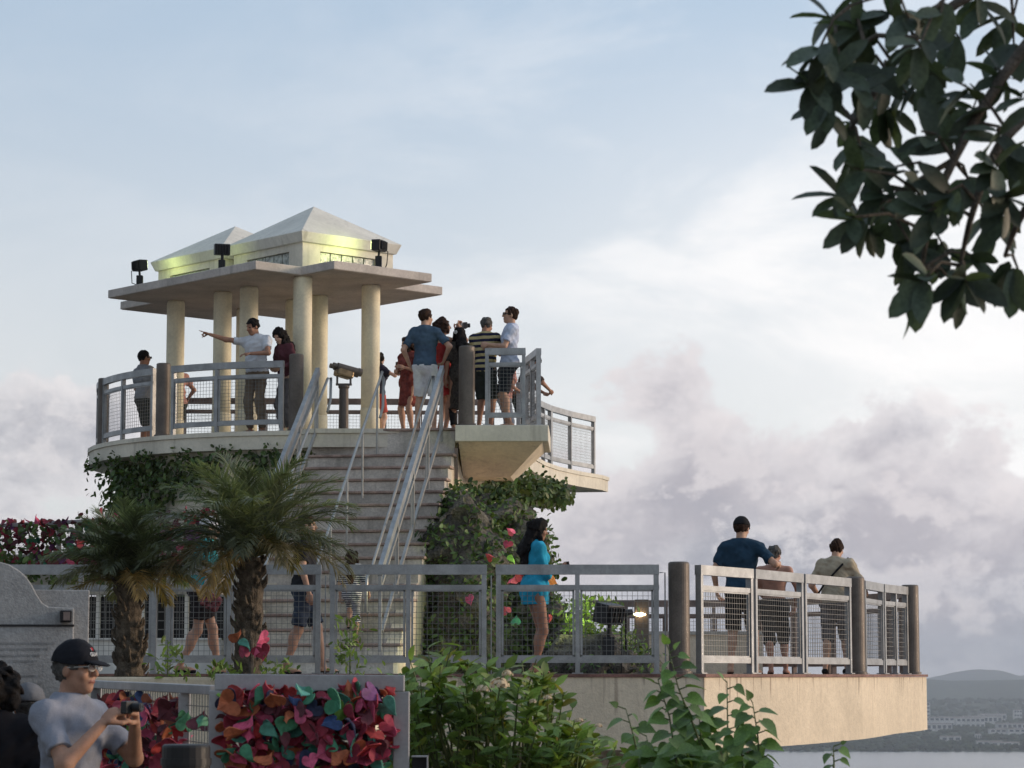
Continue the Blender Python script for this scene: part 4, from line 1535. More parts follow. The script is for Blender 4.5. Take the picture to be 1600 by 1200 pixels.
# 7 man blue shirt white shorts
person('man in blue polo shirt and white shorts seen from behind at the stair head', spot(662, 37.75, UP), -14, 1.84, skin_c=LIGHT, wide=.95, head=(-34, 0, 0), rh=(.25, .12, 1.02), rpole=(.8, -.5, 0), lh=(-.24, .06, .95),
       hair=HAIR_BR, top=(cloth((.065, .105, .155)), .75, -.02), bottom=(cloth((.70, .70, .72)), .94), legs={'r': (.13, .03, .075), 'l': (-.11, -.02, .075)}, group=GP, seed=7)
# 8 woman in red with camera
J = person('woman with bushy brown hair and red strap dress photographing the sea', spot(690, 38.15, UP), -62, 1.75, 'f', skin_c=LIGHT, head=(-14, -4, 0), rh=(.09, .26, 1.60), lh=(-.06, .27, 1.57), rpole=(.7, .3, -.8), lpole=(-.7, .3, -.8), rpalm=(-.6, 0, 1), lpalm=(.6, 0, 1), rcurl=.9, lcurl=.9,
           hair=HAIR_BR, hairstyle='bob', top=(cloth((.50, .05, .045)), 0, -.36, .15, .17), group=GP, seed=8)
device('camera', (J['rw'] + J['lw']) / 2 + J['fwd'] * .09 + Vector((0, 0, .06)), J['fwd'], (0, 0, 1), 'black camera held up by the woman in the red dress', (.13, .06, .09))
# 9 dark-haired woman behind the post
J = person('dark-haired woman in long dark patterned dress behind the stair head post', spot(717, 37.95, UP), 20, 1.58, 'f', skin_c=TAN, hair=HAIR_BK, hairstyle='long', top=(cloth((.05, .042, .035), var=.6, vs=40), .8, -.55, 0, .17), bottom=(BLACK, 1.9, 'leggings'), group=GP, seed=9)
fl = thing('hair_flower', 'small white flower in the hair of the woman behind the post', 'flower', J['head'] + Vector((-.06, -.095, .04)))
fm = MB()
for k in range(5):
    a_ = k * 2 * math.pi / 5
    c_ = J['head'] + Vector((-.05 + .018 * math.cos(a_), -.115, .04 + .018 * math.sin(a_)))
    fm.lathe((c_.x, c_.y), [(.003, c_.z - .012), (.013, c_.z), (.003, c_.z + .012)], 6)
fm.build('petal', M['white'], fl)
# 10 striped man
J = person('grey-haired man in yellow and navy striped shirt behind the balcony railing', spot(757, 37.75, UP + .02), -25, 1.70, skin_c=TAN, wide=1.08, head=(-8, 16, 0), rh=(.05, .30, 1.36), lh=(-.1, .30, 1.30), rcurl=.8,
           hair=HAIR_GR, top=(cloth((.50, .42, .22), stripes=(11.5, (.02, .022, .05), .5)), .8, -.06), bottom=(DARKG, 1.0), group=GP, seed=10)
device('phone', J['rw'] + J['rd'] * .10 + Vector((0, 0, .04)), J['fwd'], (0, 0, 1), 'dark phone held up by the striped shirt man', (.07, .01, .14))
# 11 pale blue shirt man
J = person('man in pale blue t-shirt, sunglasses and dark shorts standing on the square balcony', spot(795, 37.55, UP + .02), 96, 1.82, skin_c=LIGHT, lean=-3, head=(0, -4, 0), lh=(-.10, .30, 1.18), lpole=(-.6, -.8, -.3), rh=(.05, .28, 1.15),
           hair=HAIR_BR, top=(cloth((.50, .56, .70)), .7, -.04), bottom=(cloth((.022, .026, .034)), .95), glasses=M['dark'], group=GP, seed=11)
# 12 two people leaning on the wing rail
person('person in flowered pink top leaning on the railing beside the balcony', (-.12, 40.6, UP), -70, 1.52, 'f', skin_c=TAN, lean=10, rh=(.1, .3, 1.02), lh=(-.15, .32, 1.02), hair=HAIR_BK, hairstyle='long', top=(cloth((.42, .22, .19), var=.6, vs=30), .5, -.05), bottom=(cloth((.2, .22, .26)), 1.8), group=GP, seed=12)
person('person in dark brown shirt resting elbows on the sunlit wing railing', (.12, 41.3, UP), -75, 1.66, skin_c=TAN, lean=20, head=(10, 18, 0), rh=(.14, .50, 1.06), lh=(-.10, .46, 1.04), rpole=(.9, .2, -.5), lpole=(-.9, .2, -.5), hair=HAIR_BK, top=(cloth((.06, .042, .035)), .95, -.03), bottom=(DARKG, .95), group=GP, seed=13)

# ---- lower terrace
J = person('woman with long black hair in bright blue dress holding a phone', spot(836, 27.4, DK), -72, 1.66, 'f', skin_c=TAN, wide=1.06, head=(0, 10, 0), rh=(.05, .30, 1.20), lh=(-.08, .31, 1.17), rpole=(.4, -.7, -.6), lcurl=.7, rcurl=.7,
           hair=HAIR_BK, hairstyle='long', top=(cloth((.03, .34, .53), var=.1), 1.1, -.16, 0, .150, 'dress'), legs={'r': (.07, -.03, .075), 'l': (-.07, .03, .075)}, shoes=(BLACK, 'sandal'), group=GL, seed=21, h=.010)
device('phone', (J['rw'] + J['lw']) / 2 + J['fwd'] * .08 + Vector((0, 0, .05)), J['fwd'] + Vector((0, 0, .35)), (0, 0, 1), 'dark phone in the hands of the woman in blue', (.15, .012, .08))
J = person('man in dark blue t-shirt, black cap and black shorts with an arm round his companion', spot(1160, 29.4, DK), -12, 1.80, skin_c=LIGHT, wide=1.03, head=(-10, 6, 0), rh=(.40, .16, 1.22), rpole=(.5, -.7, -.5), lh=(-.29, .10, .93), lpole=(-.5, -.8, 0),
           hair=HAIR_BR, cap=BLACK, top=(cloth((.022, .052, .088)), .72, -.05), bottom=(cloth((.016, .018, .02)), .98), legs={'r': (.15, .02, .075), 'l': (-.13, -.02, .075)}, shoes=(BLACK, 'sandal'), group=GL, seed=22, h=.010)
person('shirtless sunburnt person with cropped hair and dark shorts under the taller man\'s arm', spot(1211, 29.9, DK), -8, 1.50, wide=1.10, skin_c=(.44, .235, .17), head=(-22, 8, 0), rh=(.28, .16, .92), lh=(-.10, .25, 1.0), rpole=(.9, -.3, 0),
       hair=HAIR_GR, bottom=(cloth((.02, .022, .026)), 1.08), legs={'r': (.14, .16, .075), 'l': (-.05, -.08, .075)}, shoes=(BLACK, 'sandal'), group=GL, seed=23, h=.010)
J = person('man in khaki shirt with a strap across his back and plaid shorts', spot(1305, 31.2, DK), -24, 1.66, skin_c=LIGHT, wide=1.03, lean=10, head=(-4, 4, 0), rh=(.30, .42, 1.06), rpole=(.7, -.2, -.7), lh=(-.24, .22, .96), lpole=(-.6, -.7, 0),
           hair=HAIR_BR, top=(cloth((.40, .34, .25)), .85, -.05), bottom=(cloth((.085, .085, .10), var=.5, vs=26), 1.05), legs={'r': (.13, .10, .075), 'l': (-.10, -.10, .075)}, shoes=(BLACK, 'shoe'), group=GL, seed=24, h=.010)
tt = J['t']; Mw = tt.matrix_basis
sp_ = [np.array((.13, .02, .53)), np.array((.10, -.10, .42)), np.array((.02, -.135, .30)), np.array((-.08, -.135, .17)), np.array((-.165, -.08, .06))]
sb = MB().tube([J['PEL'] + J['Rt'] @ p_ * np.array((1.12, 1.14, 1)) for p_ in sp_], .014, 6).build('bag_strap', BLACK)
sb.parent = tt
# white cap person walking behind the palms
person('walker in white cap, turquoise top and dark shorts behind the palms', spot(312, 27.1, DK), -80, 1.66, 'f', skin_c=LIGHT, wide=1.05, cap=cloth((.72, .72, .74)), hair=HAIR_BR, top=(cloth((.04, .34, .37)), .6, -.02), bottom=(cloth((.03, .026, .028)), .72), rh=(.15, .20, .98), lh=(-.16, .25, .98), lean=6,
       legs={'r': (.06, -.22, .10), 'l': (-.06, .20, .075)}, shoes=(cloth((.02, .02, .03)), 'sandal'), group=GL, seed=25)
bg_ = at(330, 940, 26.75)
bag = thing('shoulder_bag', 'maroon and white patterned bag carried by the white-capped walker', 'bag', bg_)
MB().box(bg_, (.20, .10, .17), Matrix.Rotation(R(28), 3, 'Y')).build('pouch', cloth((.20, .07, .075), var=.8, vs=30), bag, bevel=.03)
MB().tube([bg_ + Vector((-.09, 0, .07)), bg_ + Vector((-.05, 0, .26)), bg_ + Vector((.06, 0, .30)), bg_ + Vector((.10, 0, .05))], .012, 6).build('handle', cloth((.45, .40, .38)), bag)
# denim shorts walker
person('walker in dark top and denim shorts behind the taller palm', spot(474, 27.0, DK), -84, 1.68, skin_c=LIGHT, hair=HAIR_BR, top=(cloth((.03, .03, .034)), .7, -.04), bottom=(cloth((.05, .065, .095)), .90), legs={'r': (.06, -.20, .075), 'l': (-.06, .22, .075)}, shoes=(BLACK, 'sandal'), group=GL, seed=26)
# child on the steps
zc = DK + RH * 2
person('child in navy and white striped outfit climbing the lower steps', (*(lambda p: (p.x, p.y))(at(549, 1000, 33.25)), zc), -5, 1.20, 'f', skin_c=LIGHT, hair=HAIR_BR, hairstyle='long', top=(cloth((.55, .55, .56), stripes=(38, (.02, .024, .06), .5)), .9, -.05), bottom=(cloth((.55, .55, .56), stripes=(38, (.02, .024, .06), .5)), 1.25),
       legs={'r': (.08, .02, .075), 'l': (-.07, .12, .36)}, rh=(.30, .20, .95), shoes=(BLACK, 'sandal'), group=GL, seed=27)

# ---- the path in front
TEE = cloth((.27, .285, .34))
GZ = -1.62
J = person('man in black cap, glasses and grey t-shirt aiming a small camera beside the tag fence', (at(108, 1056, 12.4).x, 12.4, GZ), -118, 1.79, skin_c=(.40, .225, .155), wide=.98, head=(4, -2, 0), lean=2,
           rh=(.10, .27, 1.36), lh=(-.10, .31, 1.37), rpole=(.55, .25, -1), lpole=(-.6, .2, -1), rpalm=(-.8, .3, .3), lpalm=(.9, -.2, .2), rcurl=.95, lcurl=.95,
           cap=cloth((.014, .015, .02), bump=.1), hair=HAIR_GR, top=(TEE, .72, -.06), bottom=(KHAKI, .95), shoes=(BLACK, 'shoe'), seed=31, h=.0065)
device('camera', (J['rw'] + J['lw']) / 2 + J['fwd'] * .06 + Vector((0, 0, .075)), J['fwd'], (0, 0, 1), 'small black camera in the hands of the capped man', (.105, .035, .06))
tt = J['t']
gb = MB()
for q in (-1, 1):
    c_ = Vector(J['HC'] + J['Hm'] @ np.array((q * .034, .106, .012)))
    ring = []
    for k in range(13):
        a_ = 2 * math.pi * k / 12
        ring.append(c_ + Vector(J['Hm'] @ np.array((.024 * math.cos(a_), -.004 * math.cos(a_) * q, .018 * math.sin(a_)))))
    gb.tube(ring, .0022, 6, cap=False)
    gb.bar(J['HC'] + J['Hm'] @ np.array((q * .058, .10, .018)), J['HC'] + J['Hm'] @ np.array((q * .084, -.005, .012)), .003, .004)
gb.bar(J['HC'] + J['Hm'] @ np.array((-.011, .110, .014)), J['HC'] + J['Hm'] @ np.array((.011, .110, .014)), .003, .003)
go = gb.build('glasses', M['tube'])
go.parent = tt
gl = MB()
for q in (-1, 1):
    c_ = Vector(J['HC'] + J['Hm'] @ np.array((q * .034, .107, .012)))
    pts = [c_ + Vector(J['Hm'] @ np.array((.0235 * math.cos(2 * math.pi * k / 14), 0, .0175 * math.sin(2 * math.pi * k / 14)))) for k in range(14)]
    gl.add(pts, [tuple(range(14))])
mg = bpy.data.materials.new('lens_glass'); mg.use_nodes = True
b_ = mg.node_tree.nodes['Principled BSDF']
b_.inputs['Base Color'].default_value = (.9, .92, .95, 1); b_.inputs['Roughness'].default_value = .04; b_.inputs['Alpha'].default_value = .22
lo_ = gl.build('lens', mg); lo_.parent = go
# white lettering on the cap front
for txt, sz, dz, dx in (('I', .020, .092, -.018), ('GUAM', .026, .066, 0)):
    cu_ = bpy.data.curves.new('cap_lettering', 'FONT')
    cu_.body = txt; cu_.size = sz; cu_.align_x = 'CENTER'; cu_.extrude = .0012
    to = bpy.data.objects.new('cap_lettering', cu_)
    dg = bpy.context.evaluated_depsgraph_get()
    col.objects.link(to)
    me = bpy.data.meshes.new_from_object(to)
    bpy.data.objects.remove(to)
    # wrap onto the cap's dome, a little to the wearer's front
    rr = np.array((.096, .116, .112)) * J['s']
    for v_ in me.vertices:
        ang = (v_.co.x + dx) / rr[1]
        zq = dz + v_.co.y - .036
        zq_ = max(-.99, min(.99, zq / rr[2]))
        cz = math.sqrt(1 - zq_ ** 2)
        base = np.array((-math.sin(ang) * rr[0] * cz, math.cos(ang) * rr[1] * cz - .014, zq + .036)) * 1.012 + np.array((0, v_.co.z, 0))
        v_.co = Vector(J['HC'] + J['Hm'] @ base)
    me.materials.append(cloth((.75, .75, .75)))
    o = bpy.data.objects.new('cap_lettering', me); col.objects.link(o); o.parent = tt
hb = MB()
hc_ = []
for k in range(20):
    a_ = 2 * math.pi * k / 20
    hc_.append((.0006 * 16 * math.sin(a_) ** 3, .0006 * (13 * math.cos(a_) - 5 * math.cos(2 * a_) - 2 * math.cos(3 * a_) - math.cos(4 * a_))))
vv = []
for (hx, hz) in hc_:
    zq = .099 + hz - .036; zq_ = zq / (.112 * J['s']); cz = math.sqrt(max(0, 1 - zq_ ** 2)); ang = (hx + .006) / .116
    vv.append(Vector(J['HC'] + J['Hm'] @ (np.array((math.sin(ang) * .096 * J['s'] * cz, math.cos(ang) * .116 * J['s'] * cz - .014, zq + .036)) * 1.02)))
hb.add(vv, [tuple(range(20))])
ho = hb.build('cap_heart', cloth((.45, .03, .04))); ho.parent = tt

person('person with bushy dark hair and black jacket seen from behind at the monument', (at(-6, 1056, 13.3).x, 13.3, GZ), 8, 1.68, skin_c=TAN, wide=1.12, hair=HAIR_BK, hairstyle='bob', top=(cloth((.012, .012, .016)), 1.9, -.12), bottom=(BLACK, 1.9), seed=32, h=.009)
person('person in grey cap and dark clothes in front of the stone monument', (at(46, 1056, 13.55).x, 13.55, GZ), 25, 1.575, skin_c=TAN, cap=cloth((.16, .165, .18)), hair=HAIR_GR, top=(cloth((.03, .03, .036)), 1.9, -.08), bottom=(BLACK, 1.9), seed=33)

# ================================================================== ROCKS, PLANTS, TAGS
M['rock'] = pm('limestone', (.095, .085, .072), .95, var=.55, vs=2.6, bump=1.0, bs=14, fine=.45, streak=.5)


def rock(name, label, blobs, h=.06, amp=.10, fr=4.0, seed=0, parent=None):
    lo = np.min([np.array(c) - np.array(r) for c, r in blobs], 0) - .4
    hi = np.max([np.array(c) + np.array(r) for c, r in blobs], 0) + .4
    Fd = Field(lo, hi, h)
    for c, r in blobs:
        Fd.ell(c, r, None, .25)
    g_ = Fd.grid()
    Fd.a += (wob(g_, amp, fr, seed, 6) + wob(g_, amp * .35, fr * 4, seed + 1, 5)).astype(np.float32)
    Fd.a = np.maximum(Fd.a, (lo[2] + .42 - g_[..., 2]).astype(np.float32))
    V, Fq = Fd.mesh()
    o = mesh_np(name, V, Fq, M['rock'], parent, False)
    return o, V, vnormals(V, Fq)


def P3(px, py, Y):
    q = at(px, py, Y); return (q.x, q.y, q.z)


ob, RV, RN = rock('rock_outcrop', '', [((-.55, 35.6, .6), (.75, 1.0, 1.7)), ((-.35, 36.4, 1.5), (.75, .9, 1.05)), ((-.02, 36.0, .5), (.55, .9, 1.1)), ((.55, 35.4, .1), (.55, .8, .75)), ((-.7, 35.0, .1), (.6, .6, .9)), ((-.05, 36.9, 2.0), (.42, .6, .50))], seed=3)
tag(ob, 'tall dark limestone outcrop beside the staircase, overgrown with creepers', 'rock')
ob2, RV2, RN2 = rock('boulder', '', [((1.05, 32.6, .05), (.45, .5, .42)), ((1.55, 32.9, .0), (.4, .4, .34)), ((.55, 32.7, 0), (.4, .4, .45))], h=.05, amp=.06, fr=7, seed=8)
tag(ob2, 'low pale boulders on the terrace behind the woman in blue', 'rock')


def scatter(V, N, n, keep, Lr=(.06, .11), seed=0, up=.5, out=.04):
    rs = np.random.RandomState(seed)
    idx = np.where(keep(V, N))[0]
    if len(idx) == 0:
        return None
    i = rs.choice(idx, n)
    P = V[i] + rs.normal(0, .05, (n, 3)) + N[i] * rs.uniform(0, out, (n, 1))
    D = rs.normal(size=(n, 3)) + np.array((0, -.2, -.5)) * up
    Nn = N[i] + rs.normal(0, .5, (n, 3)) + np.array((0, 0, .4))
    L = rs.uniform(*Lr, n)
    sh = rs.uniform(.45, 1.5, (n, 1)); warm = rs.uniform(.85, 1.25, (n, 1))
    T = np.concatenate([sh * warm, sh, sh * .9], 1)
    return P, D, Nn, L, T


P, D, Nn, L, T = scatter(RV, RN, 5200, lambda v, n: (n[:, 1] < .4) & (wob(v, 1.0, 2.6, 5) > -.75) & (v[:, 2] > .1), seed=1)
tag(leaves_joined('climbing_plant', P, D, Nn, L, M['vine'], None, 'oval', T), 'dark green climbing plant spread over the limestone outcrop', 'plant', kind='stuff')
P, D, Nn, L, T = scatter(RV2, RN2, 500, lambda v, n: (n[:, 2] > .1) & (wob(v, 1, 4, 9) > .1), seed=2)
tag(leaves_joined('ground_plant', P, D, Nn, L, M['vine'], None, 'lance', T), 'patchy weeds growing on the low pale boulders', 'plant', kind='stuff')

# creeper on the drum below the lookout deck
rs = np.random.RandomState(11)


def drum_pts(n, a0, a1, z0, z1, f):
    a = rs.uniform(a0, a1, n); z = rs.uniform(z0, z1, n)
    k = f(a, z)
    a, z = a[k], z[k]
    Nn = np.stack([np.sin(np.radians(a)), -np.cos(np.radians(a)), 0 * a], 1)
    rr = 3.27 + rs.exponential(.09, len(a))
    P = np.stack([-2.95 + rr * Nn[:, 0], 41.0 + rr * Nn[:, 1], z], 1)
    return P, Nn


def foliage(name, P, Nn, Lr, mat, label, cat='plant', kind='oval', droop=.7, spread=.6):
    n = len(P)
    D = rs.normal(size=(n, 3)) * .7 + np.array((0, 0, -droop)) + Nn * .4
    N2 = Nn + rs.normal(0, spread, (n, 3)) + np.array((0, 0, .35))
    sh = rs.uniform(.4, 1.35, (n, 1)); w = rs.uniform(.85, 1.3, (n, 1))
    return tag(leaves_joined(name, P, D, N2, rs.uniform(*Lr, n), M[mat], None, kind, np.concatenate([sh * w, sh, sh * .85], 1)), label, cat, kind='stuff')


P, Nn = drum_pts(9000, -88, 2, .6, 3.3, lambda a, z: (z > 3.3 - 3.6 * np.exp(-((a + 70) / 21) ** 2) - .25 - .16 * np.sin(a * .35) - .12 * np.sin(a * .9)) | (z < 1.3 + .5 * np.sin(a * .12)))
foliage('creeper', P, Nn, (.07, .13), 'vine', 'dense dark creeper hanging down the drum under the curved deck edge')
# a fringe of it on the deck edge
a = rs.uniform(-80, -8, 620); a = a[(np.sin(a * .55) + .6 * np.sin(a * 1.7 + 1) > .15)]
Nn = np.stack([np.sin(np.radians(a)), -np.cos(np.radians(a)), 0 * a], 1)
zz = UP - .36 + np.abs(rs.normal(0, .08, len(a)))
P = np.stack([CC.x + (CR + .02) * Nn[:, 0], CC.y + (CR + .02) * Nn[:, 1], np.minimum(zz, UP - .05)], 1)
foliage('creeper_fringe', P, Nn, (.045, .08), 'vine', 'thin fringe of creeper climbing onto the curved deck edge', droop=.1)
# hanging bush below the sunlit wing
n = 2600
t = rs.uniform(0, 1, n)
P = np.stack([-.28 + 1.10 * t + rs.normal(0, .08, n), 39.2 + 2.0 * t + rs.normal(0, .3, n), 2.93 - .02 * t + rs.normal(0, .115, n) * (1.15 - .4 * t)], 1)
foliage('hanging_bush', P, np.tile(np.array((.4, -.8, .3)), (n, 1)), (.07, .13), 'vine', 'leafy green bush hanging under the sunlit edge of the lookout deck', 'bush')
n = 460
P = np.stack([rs.uniform(-.85, .05, n), 36.75 + rs.normal(0, .15, n), 2.50 + np.abs(rs.normal(0, .10, n))], 1)
foliage('ledge_plant', P, np.tile(np.array((.2, -.6, .6)), (n, 1)), (.07, .12), 'vine', 'bright green plants along the ledge above the limestone outcrop', droop=-.3)


# ------------------------------------------------------------------ palms
def palm(px, Y, zb, zt, crown_r, nf, label, seed, lean=(0, 0)):
    rs_ = np.random.RandomState(seed)
    b = at(px, 1056, Y)
    t = thing('palm_tree', label, 'palm', (b.x, Y, zb))
    n = 16
    path = []; rad = []
    for i in range(n + 1):
        f_ = i / n
        path.append((b.x + lean[0] * f_ * f_, Y + lean[1] * f_, zb + (zt - zb) * f_))
        rad.append((.088 + .026 * math.sin(f_ * 3.0) + .012 * (i % 2)) * (1.0 if f_ < .9 else .8))
    MB().tube(path, rad, 14).build('trunk', M['palmbark'], t, smooth=False)
    # old leaf bases on the trunk
    bs = MB()
    for k in range(150):
        f_ = rs_.uniform(.02, 1.0); a_ = k * 2.399
        c = Vector((b.x + lean[0] * f_ * f_, Y + lean[1] * f_, zb + (zt - zb) * f_))
        d = Vector((math.cos(a_), math.sin(a_), 0))
        r0 = .088 + .026 * math.sin(f_ * 3)
        l = rs_.uniform(.035, .085)
        bs.tube([c + d * (r0 * .85), c + d * (r0 + l * .5) + Vector((0, 0, l * .7)), c + d * (r0 + l * .6) + Vector((0, 0, l * 1.25))], [.024, .016, .004], 5)
    bs.build('leaf_bases', M['palmbark'], t)
    top = Vector(path[-1])
    for k in range(nf):
        a_ = k * 2.39996 + rs_.uniform(-.2, .2)
        age = k / nf                                   # 0 young and upright, 1 old and hanging
        el0 = R(82 - 66 * age + rs_.uniform(-9, 9))
        L = crown_r * (1.18 - .22 * abs(age - .5)) * rs_.uniform(.85, 1.1)
        nseg = 12
        pts = [top.copy()]; el = el0
        dirs = []
        for i in range(nseg):
            d = Vector((math.cos(a_) * math.cos(el), math.sin(a_) * math.cos(el), math.sin(el)))
            dirs.append(d)
            pts.append(pts[-1] + d * (L / nseg))
            el -= R((5.0 + 4.0 * age) * (.35 + 1.2 * i / nseg))
        V = []; Fq = []; T = []

        def quad(p0, p1, w0, w1, sd_, shd):
            o = len(V)
            V.extend([p0 - sd_ * w0, p0 + sd_ * w0, p1 + sd_ * w1, p1 - sd_ * w1])
            Fq.append((o, o + 1, o + 2, o + 3)); T.extend([shd] * 4)
        old = max(0, age - .80) * 5 * rs_.uniform(.3, 1)
        sh = rs_.uniform(.6, 1.45)
        tint = (sh * (1 + 1.9 * old), sh * (1 + .45 * old), sh * (1 - .2 * old))
        side0 = Vector((-math.sin(a_), math.cos(a_), 0))
        for i in range(nseg):
            w0 = .011 * (1 - i / nseg) + .003
            quad(pts[i], pts[i + 1], w0, w0 * .85, side0, tint)
            upn = side0.cross(dirs[i]).normalized()
            quad(pts[i], pts[i + 1], w0, w0 * .85, upn, tint)
        nl = 72
        for j in range(nl):
            f_ = .10 + .90 * j / nl
            x_ = f_ * nseg; i = min(int(x_), nseg - 1)
            p = pts[i].lerp(pts[i + 1], x_ - i); d = dirs[i]
            upn = side0.cross(d).normalized()
            if upn.z < 0: upn = -upn
            ll = .27 * crown_r * (math.sin(math.pi * min(1, .12 + .88 * f_)) ** .6 + .12) * rs_.uniform(.8, 1.15)
            for q in (-1, 1):
                ld = (d * (.75 + .5 * f_) + side0 * q * rs_.uniform(.55, .95) + upn * rs_.uniform(-.25, .6)).normalized()
                p1 = p + ld * ll * .5
                ld2 = (ld + Vector((0, 0, -.45)) * (.5 + age)).normalized()
                p2 = p1 + ld2 * ll * .55
                w = .0052
                s2 = ld.cross(upn + Vector((rs_.normal() * .3, rs_.normal() * .3, 0))).normalized()
                s_ = rs_.uniform(.75, 1.25)
                tt_ = (tint[0] * s_, tint[1] * s_, tint[2] * s_)
                quad(p, p1, w * .7, w, s2, tt_)
                quad(p1, p2, w, w * .12, s2, tt_)
        fo = mesh_np('frond', np.array([tuple(v_) for v_ in V]), np.array(Fq), M['frond'], t, False, tint=np.array(T))
    return t


palm(205, 22.6, -.55, .80, .74, 46, 'shorter feathery palm with a shaggy trunk beside the stone monument', 5, lean=(-.05, 0))
palm(386, 22.2, -.55, 1.02, .92, 50, 'taller feathery palm in front of the staircase, pink tags at its foot', 6, lean=(.03, 0))
pl = thing('planter', 'tan planter kerb at the foot of the two palms', 'planter', (-2.9, 22.4, -.6))
MB().box((-2.75, 22.3, -.31), (3.2, 1.5, .60)).build('kerb', M['stucco'], pl, bevel=.02)
MB().box((-2.75, 22.3, -.005), (3.0, 1.3, .006)).build('soil', M['earth'], pl)


def weed(px, py0, py1, Y, n, label, seed, Lr=(.05, .09), w=.09):
    r2 = np.random.RandomState(seed)
    b = at(px, py0, Y); tp = at(px, py1, Y)
    t = thing('small_plant', label, 'plant', b)
    k = n
    f_ = r2.uniform(0, 1, k)
    P = np.stack([b.x + r2.normal(0, w, k) * (1.1 - .6 * f_), Y + r2.normal(0, w, k), b.z + (tp.z - b.z) * f_], 1)
    D = r2.normal(size=(k, 3)) + np.array((0, 0, .5)); Nn = r2.normal(size=(k, 3)) * .5 + np.array((0, -.4, .8))
    sh = r2.uniform(.5, 1.5, (k, 1))
    fo = leaves_joined('foliage', P, D, Nn, r2.uniform(*Lr, k), M['shrubleaf'], t, 'lance', np.concatenate([sh * 1.05, sh, sh * .8], 1))
    fo['kind'] = 'stuff'
    MB().tube([b, tp], [.008, .003], 6).build('stem', M['stem'], t)


weed(340, 1066, 1038, 21.6, 90, 'low bright weeds between the two palms', 1, w=.16)
weed(547, 1055, 965, 21.8, 120, 'slim upright weed in front of the stair foot railing', 2)
weed(262, 1062, 1000, 21.6, 70, 'thin leafy weed beside the shorter palm trunk', 3)
weed(430, 1060, 1035, 21.6, 60, 'low weeds at the foot of the taller palm', 4, w=.14)
weed(985, 1056, 990, 32.4, 200, 'leafy weed clump behind the floodlight on the terrace', 5, w=.22)
weed(915, 1056, 935, 33.2, 480, 'tall floodlit bush behind the woman in blue', 6, (.07, .13), w=.24)
weed(955, 1056, 938, 33.4, 260, 'floodlit bush above the black terrace floodlight', 7, (.07, .12), w=.22)


# ------------------------------------------------------------------ flowering shrub in front of the terrace
def shrub():
    r2 = np.random.RandomState(21)
    Y0 = 14.2
    t = thing('shrub', 'large leafy green shrub with cream flower heads in front of the terrace wall', 'shrub', (at(745, 1056, Y0).x, Y0, GZ))
    # branch tips: (px, py) outline from the photograph, filled inwards
    tips = [(612, 1052), (640, 1030), (668, 1012), (690, 1000), (705, 1012), (730, 1030), (760, 1038), (790, 1044), (815, 1032), (838, 1030), (850, 1050), (868, 1070), (880, 1085), (895, 1105), (908, 1135), (930, 1150), (965, 1158), (1000, 1165)]
    for k in range(200):
        px = r2.uniform(600, 940)
        topy = np.interp(px, [600, 680, 760, 840, 880, 910, 940], [1062, 1015, 1045, 1045, 1090, 1135, 1160])
        tips.append((px, topy + 6 + (1290 - topy) * r2.uniform(0, 1) ** 1.25))
    st_ = MB()
    P = []; D = []; Nn = []; L = []; T = []
    root = Vector((at(760, 1056, Y0 + .2).x, Y0 + .3, GZ))
    for k, (px, py) in enumerate(tips):
        Y = Y0 + (r2.uniform(-.1, .2) if k < 18 else r2.uniform(-.55, .6))
        tp = at(px, py, Y)
        low = Vector((tp.x * .75 + root.x * .25, Y * .6 + root.y * .4, tp.z - .5))
        mid = tp.lerp(low, .5) + Vector((r2.normal() * .03, r2.normal() * .03, 0))
        st_.tube([low, mid, tp], [.008, .006, .003], 5)
        dep = np.clip((py - 1060) / 150, 0, 1)
        ax = (tp - mid).normalized()
        for j in range(9 if k < 18 else 13):
            f_ = r2.uniform(.25, 1.0)
            a_ = j * 2.4 + r2.uniform(-.4, .4)
            out = Vector((math.cos(a_), math.sin(a_), 0))
            pos = low.lerp(tp, .45 + .55 * f_)
            d = out * r2.uniform(.6, 1) + ax * r2.uniform(.0, .8) + Vector((0, 0, r2.uniform(-.35, .35)))
            P.append(tuple(pos)); D.append(tuple(d)); Nn.append((r2.normal() * .4, -.35 + r2.normal() * .4, 1.0)); L.append(r2.uniform(.075, .125))
            sh = r2.uniform(.6, 1.5)
            yl = 1 + .5 * max(0, r2.normal() - .6)
            T.append((sh * yl * 1.05, sh, sh * .85))
    st_.build('branches', M['stem'], t)
    P = np.array(P); D = np.array(D); Nn = np.array(Nn); L = np.array(L); T = np.array(T)
    pyv = 1056 - P[:, 2] / P[:, 1] * F
    vis = np.argsort(P[:, 1] + .004 * np.maximum(pyv - 1190, 0) * 5)
    a = vis[:260]; b = vis[260:]
    leaf_objects('leaf', P[a], D[a], Nn[a], L[a], M['shrubleafo'], t, 'lance', 1.25)
    o = leaves_joined('foliage', P[b], D[b], Nn[b], L[b], M['shrubleaf'], t, 'lance', T[b], 1.25)
    o['kind'] = 'stuff'
    for (px, py, r_) in ((780, 1073, .052), (754, 1080, .036), (793, 1055, .030), (856, 1092, .026), (905, 1128, .025), (935, 1136, .022), (833, 1098, .022)):
        c = at(px, py, Y0 - .62)
        fb = MB()
        for j in range(46):
            v_ = Vector(r2.normal(size=3)).normalized()
            v_.z = abs(v_.z) * .9 + .05
            q = c + v_ * r_ * r2.uniform(.75, 1.05)
            s_ = r_ * .26
            e1 = v_.orthogonal().normalized(); e2 = v_.cross(e1)
            fb.add([q + e1 * s_, q + e2 * s_, q - e1 * s_, q - e2 * s_, q - v_ * s_ * .8], [(0, 1, 4), (1, 2, 4), (2, 3, 4), (3, 0, 4), (3, 2, 1, 0)])
        fb.build('flower_head', M['flower'], t)


shrub()


